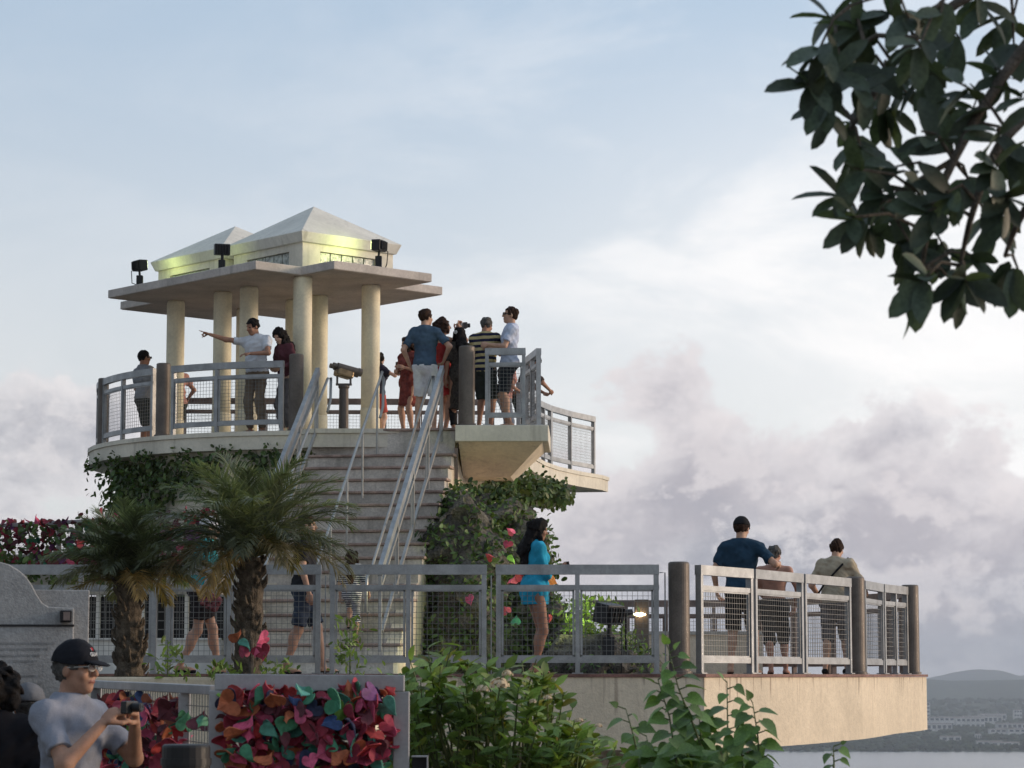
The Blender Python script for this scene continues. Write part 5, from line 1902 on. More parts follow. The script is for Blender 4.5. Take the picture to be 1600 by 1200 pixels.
def broad_plant(stems, label, Y, seed, nleaf, extra=(), lsz=(.075, .118)):
    r2 = np.random.RandomState(seed)
    b = at(stems[0][0][0], 1200, Y)
    t = thing('broadleaf_plant', label, 'plant', (b.x, Y, GZ))
    P = []; D = []; Nn = []; L = []
    pet_ = MB()
    for si, s_ in enumerate(stems):
        pts = [at(px, py, Y + .12 * math.sin(si * 2.1)) for px, py in s_]
        pts = [Vector((pts[0].x + .02, pts[0].y, GZ))] + pts
        MB().tube(pts, [.010] + [.008 - .006 * (i + 1) / len(s_) for i in range(len(s_))], 6).build('stem', M['stem'], t, smooth=True)
        n = nleaf[si]
        cum = pts[1:]
        for j in range(n):
            f_ = j / max(n - 1, 1)
            x_ = f_ * (len(cum) - 1); i = min(int(x_), len(cum) - 2)
            p = cum[i].lerp(cum[i + 1], x_ - i)
            q = 1 if (j % 2) else -1
            a_ = r2.uniform(-1.0, 1.0)
            d = Vector((q * math.cos(a_), -abs(math.sin(a_)) * .8, r2.uniform(-.95, -.1)))
            if f_ > .93: d = Vector((r2.normal() * .6, -.2, .5))
            pet = p + Vector((d.x, d.y, .35)).normalized() * r2.uniform(.02, .045)
            pet_.tube([p, pet], [.0035, .0025], 4)
            P.append(tuple(pet)); D.append(tuple(d)); Nn.append((d.x * .5 + r2.normal() * .25, -.55 + r2.normal() * .3, .75))
            L.append(r2.uniform(*lsz) * (1 - .5 * max(0, f_ - .72) / .28))
    for (px, py, k, sp) in extra:
        for j in range(k):
            p = at(px + r2.normal() * sp, py + r2.normal() * sp * .7, Y + r2.uniform(-.3, .35))
            d = Vector((r2.normal(), r2.normal() * .6 - .3, r2.uniform(-.9, .1)))
            P.append(tuple(p)); D.append(tuple(d)); Nn.append((r2.normal() * .4, -.5 + r2.normal() * .4, .8)); L.append(r2.uniform(*lsz))
    if pet_.v: pet_.build('petioles', M['stem'], t)['kind'] = 'stuff'
    leaf_objects('leaf', np.array(P), np.array(D), np.array(Nn), np.array(L), M['heartleaf'], t, 'heart', 1.0)


broad_plant([[(1112, 1210), (1082, 1130), (1060, 1075), (1044, 1012)], [(1136, 1215), (1137, 1140), (1136, 1066)], [(1188, 1215), (1184, 1150), (1176, 1098)], [(1060, 1215), (1046, 1120), (1028, 1062)], [(1092, 1215), (1095, 1150), (1092, 1110)], [(1162, 1215), (1158, 1165), (1150, 1140)]],
            'tall broad-leaved plants climbing in front of the sunlit terrace wall', 12.0, 31, [24, 15, 14, 18, 13, 10], extra=((1105, 1185, 44, 32), (1170, 1195, 20, 22), (1060, 1172, 16, 15)))
broad_plant([[(1003, 1215), (990, 1150), (978, 1108)], [(1020, 1215), (1016, 1180), (1010, 1150)]], 'small broad-leaved plant beside the flowering shrub', 12.2, 32, [9, 6], extra=((1005, 1185, 22, 16),), lsz=(.07, .11))
broad_plant([[(1303, 1215), (1303, 1190), (1302, 1166)]], 'single broad-leaved sprig against the sea', 11.6, 33, [7], lsz=(.05, .085))


# ------------------------------------------------------------------ overhanging tree
def smooth_path(p, k=4):
    out = []
    n = len(p)
    for i in range(n - 1):
        a, b, c, d = p[max(i - 1, 0)], p[i], p[i + 1], p[min(i + 2, n - 1)]
        for j in range(k):
            t_ = j / k
            out.append(.5 * ((2 * b) + (c - a) * t_ + (2 * a - 5 * b + 4 * c - d) * t_ ** 2 + (3 * b - a - 3 * c + d) * t_ ** 3))
    return out + [p[-1]]


def tree():
    r2 = np.random.RandomState(41)
    Y0 = 6.6
    t = thing('tree', 'dark glossy-leaved tree hanging over the view with oval leaves', 'tree', (2.35, 6.9, GZ))
    tr = [Vector((2.35, 6.9, GZ - .1)), Vector((2.28, 6.9, -.4)), Vector((2.20, 6.85, .8)), Vector((2.12, 6.8, 1.9)), Vector((2.2, 6.8, 2.7))]
    MB().tube(tr, [.16, .13, .115, .10, .06], 12).build('trunk', M['bark'], t, smooth=True)
    limbs = [[(1750, -60), (1640, 30), (1560, 130), (1490, 250), (1455, 340), (1440, 420)], [(1760, -90), (1640, -60), (1520, -10), (1430, 60), (1370, 140), (1330, 200)], [(1740, 90), (1640, 150), (1560, 230), (1520, 330), (1500, 415)],
             [(1760, 160), (1660, 250), (1600, 330), (1570, 400)], [(1490, 250), (1430, 285), (1370, 320), (1325, 345)], [(1430, 60), (1370, 55), (1310, 90), (1290, 130)], [(1520, -10), (1420, -20), (1330, 8)]]
    nodes = []
    for li, l in enumerate(limbs):
        Y = Y0 + .22 * math.sin(li * 1.9)
        pts = [at(px, py, Y + .05 * math.sin(i * 1.3 + li)) for i, (px, py) in enumerate(l)]
        if li in (0, 1, 2, 3):
            a = Vector((2.14, 6.82, 1.5 + .3 * (li % 3)))
            pts = smooth_path([a] + pts)
        MB().tube(pts, [.026 - .021 * i / (len(pts) - 1) for i in range(len(pts))] if li < 4 else [.009 - .006 * i / (len(pts) - 1) for i in range(len(pts))], 7).build('limb', M['bark'], t, smooth=True)
        for i in range(len(pts) - 1):
            for f_ in (0, .33, .66):
                nodes.append(pts[i].lerp(pts[i + 1], f_))
        nodes.append(pts[-1])
    cl = [(1262, 132), (1275, 88), (1332, 30), (1350, 92), (1345, 232), (1292, 186), (1498, 452), (1470, 435), (1425, 300), (1325, 340), (1308, 300), (1280, 150), (1305, 112), (1335, 190), (1345, 60), (1300, 22), (1330, 262), (1372, 300), (1365, 355), (1430, 395), (1440, 440), (1510, 440), (1480, 395), (1530, 400), (1450, 330), (1400, 260), (1390, 170), (1380, 110),
          (1420, 30), (1450, 120), (1500, 60), (1550, 120), (1580, 40), (1560, 200), (1480, 220), (1520, 300), (1575, 310), (1595, 432), (1440, 205), (1410, 340), (1535, 20), (1470, 20), (1590, 150), (1520, 170), (1560, 260), (1480, 300), (1390, 20), (1600, 240), (1360, 140),
          (1500, 130), (1545, 350), (1435, 75), (1465, 165), (1420, 150), (1585, 90)]
    P = []; D = []; Nn = []; L = []
    tw = MB()
    for k, (px, py) in enumerate(cl):
        c = at(px, py, Y0 + r2.uniform(-.35, .45))
        q = min(nodes, key=lambda n_: (n_ - c).length)
        mid = q.lerp(c, .5) + Vector((0, 0, .03))
        tw.tube([q, mid, c], [.006, .0045, .003], 5)
        ax = (c - q)
        ax = ax.normalized() if ax.length > .01 else Vector((-.6, 0, -.5))
        m_ = 6 if px < 1345 else 8
        for j in range(m_):
            a_ = j * 2 * math.pi / m_ + r2.uniform(-.3, .3)
            e1 = ax.orthogonal().normalized(); e2 = ax.cross(e1)
            d = ax * r2.uniform(.2, 1.0) + (e1 * math.cos(a_) + e2 * math.sin(a_)) * .95 + Vector((-.15, 0, -.45))
            if r2.uniform() < (.10 if px < 1345 else .30): continue
            P.append(tuple(c - ax * r2.uniform(0, .06))); D.append(tuple(d))
            Nn.append((r2.normal() * .5, -.7 + r2.normal() * .5, .7)); L.append(r2.uniform(.088, .138))
    tw.build('twigs', M['bark'], t)['kind'] = 'stuff'
    # the rest of the crown, over the path beside the view
    up_ = MB()
    for k in range(7):
        a_ = k * 2.4
        e = Vector((2.3 + .75 * math.cos(a_), 6.9 + .85 * math.sin(a_), 2.5 + .5 * math.sin(k * 1.7)))
        up_.tube(smooth_path([Vector((2.16, 6.82, 1.7 + .12 * k)), Vector((2.2, 6.85, 2.1 + .1 * k)).lerp(e, .4), e]), .018, 6)
    up_.build('upper_limbs', M['bark'], t, smooth=True)['kind'] = 'stuff'
    Pc = []; Dc = []; Nc = []; Lc = []
    while len(Pc) < 900:
        v_ = r2.normal(size=3); v_ /= np.linalg.norm(v_)
        c = np.array((2.4, 6.9, 2.35)) + v_ * np.array((1.15, 1.2, .85)) * r2.uniform(.45, 1) ** .5
        if c[0] / c[1] * F + 800 < 1680 and c[2] / c[1] * F < 1150: continue
        for j in range(6):
            d = v_ * .6 + r2.normal(size=3) * .8 + np.array((0, 0, -.4))
            Pc.append(c + r2.normal(size=3) * .02); Dc.append(d); Nc.append((r2.normal() * .5, r2.normal() * .5, .8)); Lc.append(r2.uniform(.09, .14))
    leaves_joined('foliage', Pc, Dc, Nc, Lc, M['treeleaf'], t, 'oval', None, .78)['kind'] = 'stuff'
    P = np.array(P); D = np.array(D); Nn = np.array(Nn); L = np.array(L)
    leaf_objects('leaf', P[:298], D[:298], Nn[:298], L[:298], M['treeleaf'], t, 'oval', .78)
    if len(P) > 298:
        o = leaves_joined('foliage', P[298:], D[298:], Nn[298:], L[298:], M['treeleaf'], t, 'oval')
        o['kind'] = 'stuff'
    # the hanging dead leaf
    c = at(1424, 455, Y0)
    leaf_objects('leaf', np.array([tuple(c)]), np.array([(-.12, 0, -1.)]), np.array([(.9, -.4, 0)]), np.array([.13]), M['treeleaf'], t, 'lance', .7)


tree()


# ------------------------------------------------------------------ heart tags and the fences that carry them
def heart_mesh(curl=.20, fold=.10):
    n = 22
    out = []
    for k in range(n):
        a_ = 2 * math.pi * k / n
        x_ = 16 * math.sin(a_) ** 3; y_ = 13 * math.cos(a_) - 5 * math.cos(2 * a_) - 2 * math.cos(3 * a_) - math.cos(4 * a_)
        out.append((x_ / 34, y_ / 34))
    V = []
    for sgn in (1, -1):
        V.append((0, sgn * .018 + .0, .02))
        for x_, z_ in out:
            V.append((x_ * (1 - .5 * curl), sgn * .018 + curl * 2.2 * x_ * x_ - fold * 2 * z_ * z_ + .05 * x_, z_))
    Fc = []
    for k in range(n):
        k2 = (k + 1) % n
        Fc.append((0, 1 + k, 1 + k2))
        Fc.append((n + 1, n + 2 + k2, n + 2 + k))
        Fc.append((1 + k, n + 2 + k, n + 2 + k2, 1 + k2))
    me = bpy.data.meshes.new('heart_tag')
    me.from_pydata(V, [], Fc)
    me.update()
    return me


HMS = [heart_mesh(.22, .10), heart_mesh(.75, -.25), heart_mesh(-.35, .5)]
HC = {'crimson': (.30, .018, .045), 'maroon': (.105, .016, .028), 'red': (.42, .035, .035), 'orange': (.42, .115, .045), 'green': (.045, .22, .12), 'teal': (.08, .30, .23), 'blue': (.03, .075, .22), 'navy': (.018, .028, .085), 'pink': (.52, .075, .16), 'lime': (.22, .45, .07), 'purple': (.13, .03, .13)}
HMESH = {}
for k, c in HC.items():
    mt_ = pm('tag_' + k, tuple(v_ * .95 + .02 for v_ in c), .6, var=.25, vs=4, fine=.08, objrand=.3, spec=.25)
    HMESH[k] = []
    for hm_ in HMS:
        me = hm_.copy()
        me.materials.append(mt_)
        HMESH[k].append(me)
WEIGHTS = ['crimson'] * 11 + ['maroon'] * 9 + ['red'] * 7 + ['orange'] * 5 + ['green'] * 5 + ['teal'] * 3 + ['blue'] * 2 + ['navy'] * 2 + ['pink'] * 7 + ['lime'] * 1 + ['purple'] * 1
rh_ = random.Random(5)


def heart(pos, size, colr, label, group, faceY=-1, tilt=1.0):
    o = bpy.data.objects.new('heart_tag', rh_.choice(HMESH[colr]))
    col.objects.link(o)
    Rm = Matrix.Rotation(rh_.gauss(0, .75), 3, 'Z') @ Matrix.Rotation(rh_.uniform(-tilt, tilt), 3, 'X') @ Matrix.Rotation(rh_.uniform(-1.2, 1.2) + (math.pi if rh_.random() < .3 else 0), 3, 'Y')
    M4 = Rm.to_4x4(); M4.translation = Vector(pos)
    o.matrix_basis = M4 @ Matrix.Diagonal((size, size * rh_.uniform(.8, 1.2), size, 1))
    return tag(o, label, 'heart tag', group)


def tag_fence(p, q, z_p, z_q, zb, label, posts, post_w=.075, bar_h=.075, mid=()):
    p = Vector(p); q = Vector(q)
    t = thing('tag_fence', label, 'fence', (p.lerp(q, .5).x, p.lerp(q, .5).y, zb))
    MB().bar(Vector((p.x, p.y, z_p - bar_h / 2)), Vector((q.x, q.y, z_q - bar_h / 2)), post_w, bar_h).build('top_rail', M['fence'], t, bevel=.004)
    MB().bar(Vector((p.x, p.y, zb + .12)), Vector((q.x, q.y, zb + .12)), .05, .05).build('bottom_rail', M['fence'], t)
    for f_ in posts:
        c = p.lerp(q, f_); z = z_p + (z_q - z_p) * f_
        MB().bar(Vector((c.x, c.y, zb)), Vector((c.x, c.y, z - bar_h - .001)), post_w * .98, post_w * .98, up=(0, 1, 0)).build('post', M['fence'], t, bevel=.004)
    w = MB()
    L = (q - p).length
    for k in range(1, int(L / .06)):
        c = p.lerp(q, k * .06 / L); z = z_p + (z_q - z_p) * k * .06 / L
        w.bar(Vector((c.x, c.y, zb + .12)), Vector((c.x, c.y, z - bar_h)), .004, .004, up=(0, 1, 0))
    for k in range(1, 24):
        f_ = k / 24
        w.bar(Vector((p.x, p.y, zb + .12 + (z_p - bar_h - zb - .12) * f_)), Vector((q.x, q.y, zb + .12 + (z_q - bar_h - zb - .12) * f_)), .004, .004)
    wo = w.build('wire_mesh', M['wire'], t)
    wo['kind'] = 'stuff'
    return t


M['fence'] = pm('grey_fence_paint', (.36, .36, .37), .55, .25, var=.12, vs=5, fine=.06, streak=.2)
f2a = at(337, 1053, 12.0); f2b = at(632, 1055, 12.0)
tag_fence(f2a, f2b, f2a.z, f2b.z, GZ, 'grey metal fence crowded with heart tags beside the flowering shrub', (.012, .42, .985))
f1a = at(148, 1063, 15.2); f1b = at(337, 1071, 12.35)
tag_fence(f1a, f1b, f1a.z, f1b.z, GZ, 'lower grey metal fence with heart tags behind the man in the black cap', (.02, .785), bar_h=.045, post_w=.06)
# open box-section stub beside the end post
s0 = at(646, 1192, 12.0)
sb_ = thing('rail_stub', 'short open-ended square tube sticking out of the fence end post', 'tube', s0)
for (dx, dz, sx, sz) in ((0, .03, .075, .006), (0, -.03, .075, .006)):
    MB().box((s0.x + .03, 12.0, s0.z + dz), (sx, .06, sz)).build('tube_wall', M['fence'], sb_)
MB().box((s0.x + .03, 12.028, s0.z), (.075, .004, .054)).build('dark_hollow', M['black'], sb_)  # black plate painted in for the shade inside the open tube
MB().box((s0.x + .065, 12.0, s0.z), (.005, .06, .054)).build('tube_wall', M['fence'], sb_)

LBL2 = '{} heart tag in the crowd on the fence beside the flowering shrub'
for k in range(150):
    px = rh_.uniform(354, 606); py = 1080 + (rh_.random()) * 126
    c = rh_.choice(WEIGHTS)
    q = at(px, py, 12.0 - rh_.uniform(.05, .22))
    heart(q, rh_.uniform(.095, .135), c, LBL2.format(c), f'{c} heart tags on the shrub-side fence')
LBL1 = '{} heart tag on the lower fence behind the man in the black cap'
for k in range(92):
    f_ = rh_.random() * .97 + .01
    b = f1a.lerp(f1b, f_)
    if .80 < f_ < .97 and rh_.random() < .8: continue
    c = rh_.choice(WEIGHTS)
    heart((b.x + rh_.uniform(-.04, .04), b.y - rh_.uniform(.05, .2), b.z - .10 - rh_.random() * .45), rh_.uniform(.10, .14), c, LBL1.format(c), f'{c} heart tags on the lower fence')
for k, (px, py, c, lb) in enumerate(((400, 1012, 'pink', 'bright pink heart tag in the bunch at the foot of the taller palm'), (412, 998, 'pink', 'bright pink heart tag in the bunch at the foot of the taller palm'), (380, 1018, 'pink', 'bright pink heart tag in the bunch at the foot of the taller palm'),
                                     (372, 998, 'orange', 'orange heart tag in the bunch at the foot of the taller palm'), (388, 1004, 'teal', 'teal heart tag in the bunch at the foot of the taller palm'), (411, 1018, 'crimson', 'crimson heart tag in the bunch at the foot of the taller palm'))):
    heart(at(px, py, 21.4), .165, c, lb, 'bunch of heart tags at the palm' if c == 'pink' else None)


def heart_mass(n, pos, label, sizes, weights):
    """the many smaller tags packed behind the ones that can be told apart"""
    srcs = [np.array([v_.co[:] for v_ in m_.vertices]) for m_ in HMESH['red']]; src = HMESH['red'][0]
    sf = [tuple(p_.vertices) for p_ in src.polygons]
    names = sorted(set(weights))
    b = MB()
    for k in range(n):
        Rm = Matrix.Rotation(rh_.gauss(0, .8), 3, 'Z') @ Matrix.Rotation(rh_.uniform(-1, 1), 3, 'X') @ Matrix.Rotation(rh_.uniform(-3, 3), 3, 'Y')
        v_ = rh_.choice(srcs) @ np.array(Rm).T * rh_.uniform(*sizes) + np.array(pos())
        b.add(v_.tolist(), sf, names.index(rh_.choice(weights)))
    o = b.build('heart_tags', [HMESH[k][0].materials[0] for k in names])
    return tag(o, label, 'heart tags', kind='stuff')


heart_mass(330, lambda: tuple(at(rh_.uniform(346, 612), 1078 + rh_.random() * 150, 12.0 - rh_.uniform(-.03, .10))), 'packed mass of mostly red tags filling the fence by the shrub', (.08, .12), WEIGHTS)


def _p1():
    f_ = rh_.random() * .78
    b = f1a.lerp(f1b, f_)
    return (b.x, b.y - rh_.uniform(-.03, .10), b.z - .08 - rh_.random() * .52)


heart_mass(260, _p1, 'packed mass of mostly red tags filling the lower fence', (.08, .12), WEIGHTS)
stk = tag(MB().tube([at(392, 1075, 21.5), at(393, 1000, 21.5)], .02, 8).build('stake', M['bark']), 'thin wooden stake holding the bunch of pink heart tags', 'stake')
for k, (px, py, c, Y) in enumerate(((799, 831, 'pink', 33.9), (793, 850, 'crimson', 33.9), (765, 868, 'red', 34.0), (802, 872, 'lime', 33.8), (733, 937, 'pink', 33.6), (800, 905, 'pink', 33.7), (812, 898, 'crimson', 33.7), (791, 954, 'pink', 33.6), (862, 908, 'orange', 33.6), (806, 970, 'green', 33.5), (862, 968, 'red', 33.4))):
    heart(at(px, py, Y), .17, c, f'{c} heart tag hung on the creeper-covered limestone outcrop', 'heart tags on the limestone outcrop')
heart(on_z(926, 742, UP + .05), .14, 'red', 'red heart tag on the outer tip of the lookout deck', None)

# ------------------------------------------------------------------ building behind the palms, its tag-covered fence
kb = thing('low_building', 'low grey building with dark grille windows behind the palms', 'building', (-6.2, 33.6, DK))
MB().box((-6.4, 33.75, DK + .22), (5.2, .3, .44)).build('wall', M['white'], kb)
MB().box((-6.4, 33.75, DK + 1.30), (5.2, .3, .52)).build('wall', M['concrete'], kb)
MB().box((-6.4, 33.60, DK + .455), (5.2, .10, .03)).build('sill', M['white'], kb)
MB().box((-6.4, 33.95, DK + .745), (5.2, .05, .55)).build('back_panel', M['black'], kb)
for k in range(9):
    x0 = -8.9 + k * .58
    w = MB().box((x0, 33.66, DK + .755), (.05, .08, .568)).build('window_frame', M['white'], kb)
    gr_ = MB()
    for j in range(1, 6):
        gr_.bar((x0 + .58 * j / 6, 33.68, DK + .472), (x0 + .58 * j / 6, 33.68, DK + 1.038), .012, .012, up=(0, 1, 0))
    for j in range(1, 5):
        gr_.bar((x0 + .03, 33.68, DK + .47 + .57 * j / 5), (x0 + .55, 33.68, DK + .47 + .57 * j / 5), .012, .012)
    g_ = gr_.build('window_grille', M['wire'], w)
    g_['kind'] = 'stuff'
ua = at(-30, 820, 33.2); ub = at(335, 801, 32.6)
uf = tag_fence(ua, ub, ua.z, ub.z, DK + 1.2, 'high fence of heart tags along the building behind the shorter palm', (.02, .34, .66, .98), .06, .05)
for k in range(56):
    f_ = rh_.random() ** 1.5
    b = ua.lerp(ub, f_)
    c = rh_.choice(['crimson'] * 5 + ['maroon'] * 5 + ['pink'] * 4 + ['red'] * 2 + ['purple'] * 3 + ['teal'])
    heart((b.x, b.y - rh_.uniform(.03, .2), b.z + .04 - rh_.random() * .62), rh_.uniform(.13, .19), c, f'{c} heart tag on the high fence behind the shorter palm', f'{c} heart tags on the high fence')
heart_mass(240, lambda: (lambda b: (b.x, b.y - rh_.uniform(0, .15), b.z + .05 - rh_.random() * .66))(ua.lerp(ub, rh_.random())), 'packed mass of dark red tags covering the high fence', (.10, .17), ['crimson'] * 5 + ['maroon'] * 7 + ['pink'] * 2 + ['purple'] * 3 + ['green'] * 2)
n = 1300
f_ = rs.uniform(0, 1, n)
P = np.stack([ua.x + (ub.x - ua.x) * f_, np.full(n, 33.12) + rs.normal(0, .1, n) - .3 * f_, 1.2 + rs.uniform(0, .76, n)], 1)
foliage('fence_creeper', P, np.tile(np.array((0, -1, .2)), (n, 1)), (.06, .12), 'vine', 'straggling creeper grown through the high fence of heart tags')

# ------------------------------------------------------------------ stone monument
mt = thing('monument', 'grey stone monument with a curved shoulder and faint carved lines of text', 'monument', (at(30, 1056, 14).x, 14.1, GZ))


TM = math.tan(R(11)); XM = at(60, 1056, 14).x


def mon(px, py, Y0):
    k = (px - 800) / F
    return at(px, py, (Y0 - XM * TM) / (1 - k * TM))


def face_poly(pts, Y, th, mat, name, par, below=GZ):
    P_ = [mon(px, py, Y) for px, py in pts]
    P_ = [Vector((P_[0].x, P_[0].y, below))] + P_ + [Vector((P_[-1].x, P_[-1].y, below))]
    n_ = len(P_)
    b = MB()
    ox, oy = -math.sin(R(11)) * th, math.cos(R(11)) * th
    b.add([(p_.x, p_.y, p_.z) for p_ in P_] + [(p_.x + ox, p_.y + oy, p_.z) for p_ in P_], [tuple(range(n_ - 1, -1, -1)), tuple(range(n_, 2 * n_))] + [(i, (i + 1) % n_, (i + 1) % n_ + n_, i + n_) for i in range(n_)])
    return b.build(name, mat, par, bevel=.006)


face_poly([(-160, 872), (-60, 872), (0, 878), (14, 882), (28, 890), (40, 900), (50, 914), (58, 930), (66, 942), (76, 948), (116, 950)], 14.0, .10, M['stone'], 'front_slab', mt)
face_poly([(10, 921), (140, 922)], 14.106, .10, M['stone'], 'back_slab', mt)
MB().bar(mon(-160, 977, 13.998), mon(116, 977.5, 13.998), .006, .012).build('joint', M['black'], mt)
tx = MB()
for row, (py, x0, x1) in enumerate(((1005, -60, 84), (1014, -60, 76), (1024, -60, 62), (1033, -60, 58), (1056, -60, 62), (1068, -60, 66))):
    px = x0
    while px < x1:
        w_ = rh_.uniform(1.2, 2.6)
        if rh_.random() < .85:
            q = mon(px, py, 13.999)
            tx.box((q.x, q.y, q.z), (w_ * .0032, .003, .011), Matrix.Rotation(R(11), 3, 'Z'))
        px += w_ + 1.1
M['carve'] = pm('carved_shadow', (.27, .27, .27), .9, var=.2)
co = tx.build('carved_text', M['carve'], mt)
co['kind'] = 'stuff'
q = mon(103, 963, 13.96)
wl_ = thing('wall_lamp', 'small dark square lamp fixed to the stone monument', 'lamp', q)
MB().box((q.x, q.y, q.z), (.064, .085, .064), Matrix.Rotation(R(11), 3, 'Z')).build('lamp_body', M['black'], wl_, bevel=.006)
MB().box((q.x + .012, q.y - .045, q.z), (.035, .006, .045), Matrix.Rotation(R(11), 3, 'Z')).build('lens', M['shadebrown'], wl_)
q = at(291, 1163, 11.3)
bo = thing('bollard', 'dark flat-topped round bollard in front of the lower tag fence', 'bollard', (q.x, 11.3, GZ))
MB().cyl((q.x, 11.3), .106, GZ, q.z, 24, bev=.012).build('shaft', M['black'], bo)
MB().cyl((q.x, 11.3), .112, q.z - .09, q.z - .06, 24).build('band', M['black'], bo)

# ------------------------------------------------------------------ coin binoculars, bollard lamp, terrace floodlight
q = spot(534, 38.2, UP)
bn = thing('coin_binoculars', 'coin-operated tourist binoculars on a steel pillar at the stair head', 'binoculars', q)
cx, cy, cz = q
MB().lathe((cx, cy), [(.15, cz), (.15, cz + .03), (.075, cz + .05), (.07, cz + .68), (.085, cz + .70), (.085, cz + .73)], 20).build('pillar', M['post'], bn)
yk = MB()
for s_ in (-1, 1):
    yk.bar((cx + s_ * .10, cy - .02, cz + .74), (cx + s_ * .10, cy - .02, cz + .94), .03, .04, up=(0, 1, 0))
yk.box((cx, cy - .02, cz + .745), (.24, .05, .03))
yk.build('yoke', M['post'], bn)
Mb = Matrix.Rotation(R(-62), 3, 'Z') @ Matrix.Rotation(R(-12), 3, 'X')
M['gold'] = pm('bronze_housing', (.26, .19, .11), .4, .5, var=.3, vs=9)
MB().box((cx, cy, cz + .93), (.20, .27, .16), Mb).build('housing', M['gold'], bn, bevel=.03)
for s_ in (-1, 1):
    o_ = Mb @ Vector((s_ * .055, 0, .055))
    c0 = Vector((cx, cy, cz + .93)) + o_
    d = Mb @ Vector((0, 1, 0))
    MB().tube([c0 - d * .22, c0 - d * .15, c0 - d * .15, c0 + d * .20, c0 + d * .2, c0 + d * .25], [.038, .036, .052, .056, .064, .064], 16).build('barrel', M['post'], bn)
q = at(1003, 1056, 34.6)
lb_ = thing('lamp_bollard', 'square dark bollard with a glowing warm lamp near the far railing', 'lamp', (q.x, 34.6, DK))
MB().box((q.x, 34.6, DK + .50), (.19, .19, 1.0)).build('post', M['post'], lb_, bevel=.01)
MB().lathe((q.x - .03, 34.497), [(.005, DK + .768), (.075, DK + .79), (.085, DK + .80), (.075, DK + .81), (.005, DK + .832)], 16).build('lamp', M['lens'], lb_)
q = at(951, 1056, 32.2)
floodlight(0, 0, DK, (q.x - 1.6, 33.4, .9), 'large black floodlight on the terrace boulders lighting the bushes', up_h=.42, sc=1.45, energy=160, grp=None, pos=Vector((q.x, 32.15, DK)))
# aerial-like dark fitting on the boulders
q = at(978, 962, 32.3)
fx_ = thing('spotlight', 'small black spotlight standing behind the large terrace floodlight', 'spotlight', (q.x, 32.3, DK))
MB().tube([(q.x, 32.3, DK), (q.x, 32.3, q.z)], .015, 8).build('stem', M['black'], fx_)
MB().tube([(q.x - .10, 32.25, q.z + .02), (q.x + .08, 32.3, q.z + .05)], [.05, .035], 12).build('head', M['black'], fx_)

# ------------------------------------------------------------------ the far shore: buildings and woods
M['farwall'] = pm('far_white_wall', (.62, .60, .57), .8, var=.15, vs=.05)
M['farroof'] = pm('far_roof', (.36, .30, .28), .8, var=.2, vs=.05)
M['farglass'] = pm('far_window', (.06, .07, .09), .3, var=.2)
rb = random.Random(9)


def far_building(px, py, Y, w, d, hgt, label, storeys=2, roof='farroof'):
    hgt *= 2.1; w *= 1.25
    b = at(px, py, Y)
    z0 = h_plain(b.x, Y) - 1
    t = thing('far_building', label, 'building', (b.x, Y, z0), 'buildings across the bay')
    MB().box((b.x, Y, z0 + hgt / 2), (w, d, hgt)).build('wall', M['farwall'], t)
    MB().box((b.x, Y, z0 + hgt + .5), (w * 1.03, d * 1.05, 1.0)).build('roof', M[roof], t)
    for k in range(storeys):
        z = z0 + hgt * (k + .62) / storeys
        n_ = max(3, int(w / 9))
        wn = MB()
        for j in range(n_):
            wn.box((b.x - w / 2 + w * (j + .5) / n_, Y - d / 2 - .02, z), (w / n_ * .62, .3, hgt / storeys * .42))
        wn.build('window_row', M['farglass'], t)['kind'] = 'stuff'
    return t


fb = [(1443, 1117, 5300, 20, 20, 22, 'white slab-sided hotel tower across the bay beside the terrace wall', 6),
      (1470, 1128, 5100, 70, 30, 9, 'long pale flat-roofed block across the bay below the hotel tower', 2), (1462, 1133, 4800, 46, 24, 7, 'pale shed across the bay closest to the hotel tower', 1),
      (1515, 1129, 5000, 44, 26, 10, 'bright white two-storey block in the middle of the far shore', 2), (1535, 1124, 5200, 60, 26, 8, 'pale long shed behind the bright white block across the bay', 1),
      (1550, 1119, 5600, 46, 26, 8, 'pale roofed block at the foot of the far wooded slope', 1), (1590, 1120, 5600, 14, 14, 12, 'small white block at the foot of the far wooded slope', 3),
      (1580, 1135, 4800, 44, 22, 6, 'low pale terrace of houses across the bay', 1), (1575, 1146, 4450, 52, 22, 7, 'white waterside row with a stepped roofline across the bay', 2), (1597, 1147, 4400, 40, 22, 7, 'white waterside row continuing past the stepped roofline', 2),
      (1528, 1151, 4300, 8, 8, 5, 'tiny white hut among the shore trees', 1), (1485, 1155, 4200, 26, 16, 5, 'low brown-roofed house among the shore trees', 1), (1570, 1168, 3900, 34, 12, 4, 'reddish low house on the shoreline', 1),
      (1545, 1165, 3950, 30, 12, 4, 'brown low house on the shoreline', 1)]
for a in fb:
    far_building(*a)
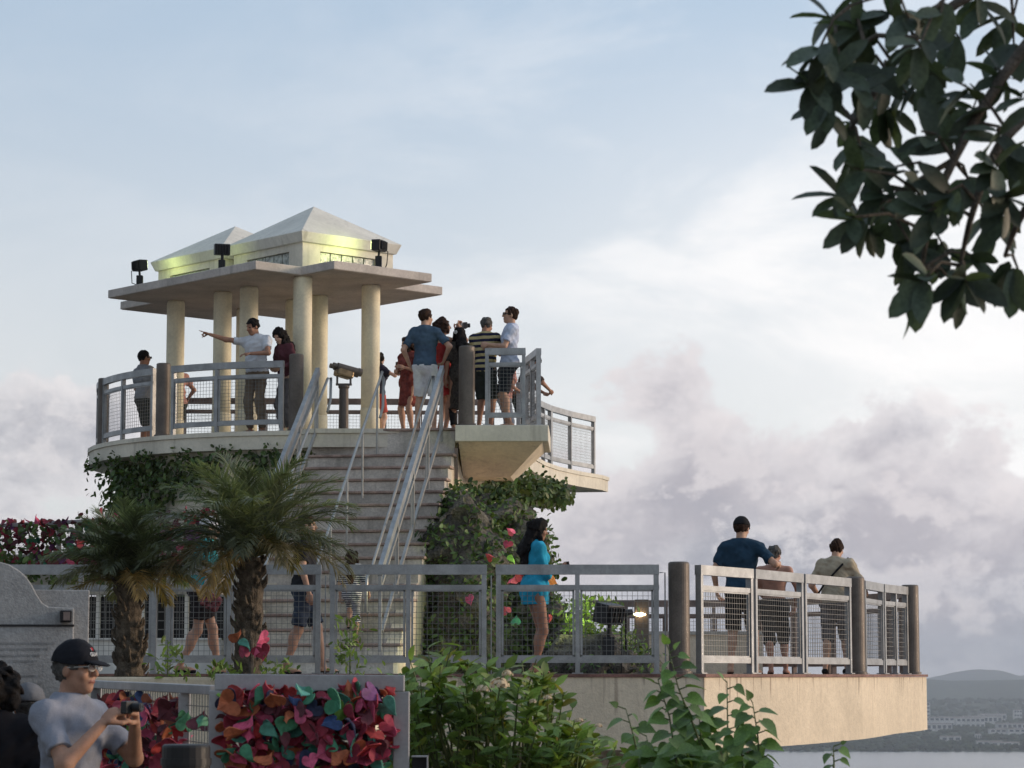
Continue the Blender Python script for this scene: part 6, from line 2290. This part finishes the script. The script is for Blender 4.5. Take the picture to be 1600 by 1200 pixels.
# woods: too far to count
rw = np.random.RandomState(77)
n = 2600
Yw = 3790 + rw.uniform(0, 1, n) ** 1.5 * 3300
pxw = rw.uniform(1180, 1640, n)
keep = []
Vw = []; Fw = []
ico = [(0, 0, 1), (.89, 0, .45), (.28, .85, .45), (-.72, .53, .45), (-.72, -.53, .45), (.28, -.85, .45), (.72, .53, -.45), (-.28, .85, -.45), (-.89, 0, -.45), (-.28, -.85, -.45), (.72, -.53, -.45), (0, 0, -1)]
icf = [(0, 1, 2), (0, 2, 3), (0, 3, 4), (0, 4, 5), (0, 5, 1), (1, 6, 2), (2, 7, 3), (3, 8, 4), (4, 9, 5), (5, 10, 1), (6, 7, 2), (7, 8, 3), (8, 9, 4), (9, 10, 5), (10, 6, 1), (11, 7, 6), (11, 8, 7), (11, 9, 8), (11, 10, 9), (11, 6, 10)]
ico = np.array(ico); icf = np.array(icf)
for i in range(n):
    x_ = (pxw[i] - 800) / F * Yw[i]
    z_ = h_plain(x_, Yw[i])
    r_ = rw.uniform(2.5, 5) * (1 + (Yw[i] - 3800) / 6000)
    Vw.append(ico * np.array((r_ * rw.uniform(1, 1.9), r_, r_ * rw.uniform(.7, 1.1))) * rw.uniform(.75, 1.2, (12, 1)) + np.array((x_, Yw[i], z_ + r_ * .5)))
    Fw.append(icf + 12 * i)
M['farwood'] = pm('far_wood', (.035, .05, .028), .95, var=.5, vs=.03, spec=.05)
tag(mesh_np('far_woods', np.concatenate(Vw), np.concatenate(Fw), M['farwood'], None, False), 'dark woods covering the far shore', 'woods', kind='stuff')

# ------------------------------------------------------------------ evening haze over the bay
hz = MB().box((0, 7380, 25), (13900, 15100, 276))
mh = bpy.data.materials.new('haze_air'); mh.use_nodes = True
mh.node_tree.nodes.clear()
g = NG(mh.node_tree)
pvn = g.n('ShaderNodeVolumePrincipled')
pvn.inputs['Color'].default_value = (.80, .88, 1.0, 1)
pvn.inputs['Density'].default_value = HAZE = 8.8e-5
pvn.inputs['Anisotropy'].default_value = .2
ou = g.n('ShaderNodeOutputMaterial')
g.link(pvn.outputs[0], ou.inputs['Volume'])
mh.cycles.homogeneous_volume = True
ho_ = hz.build('haze', mh)
tag(ho_, 'thin pale evening haze over the bay', 'haze', kind='stuff')
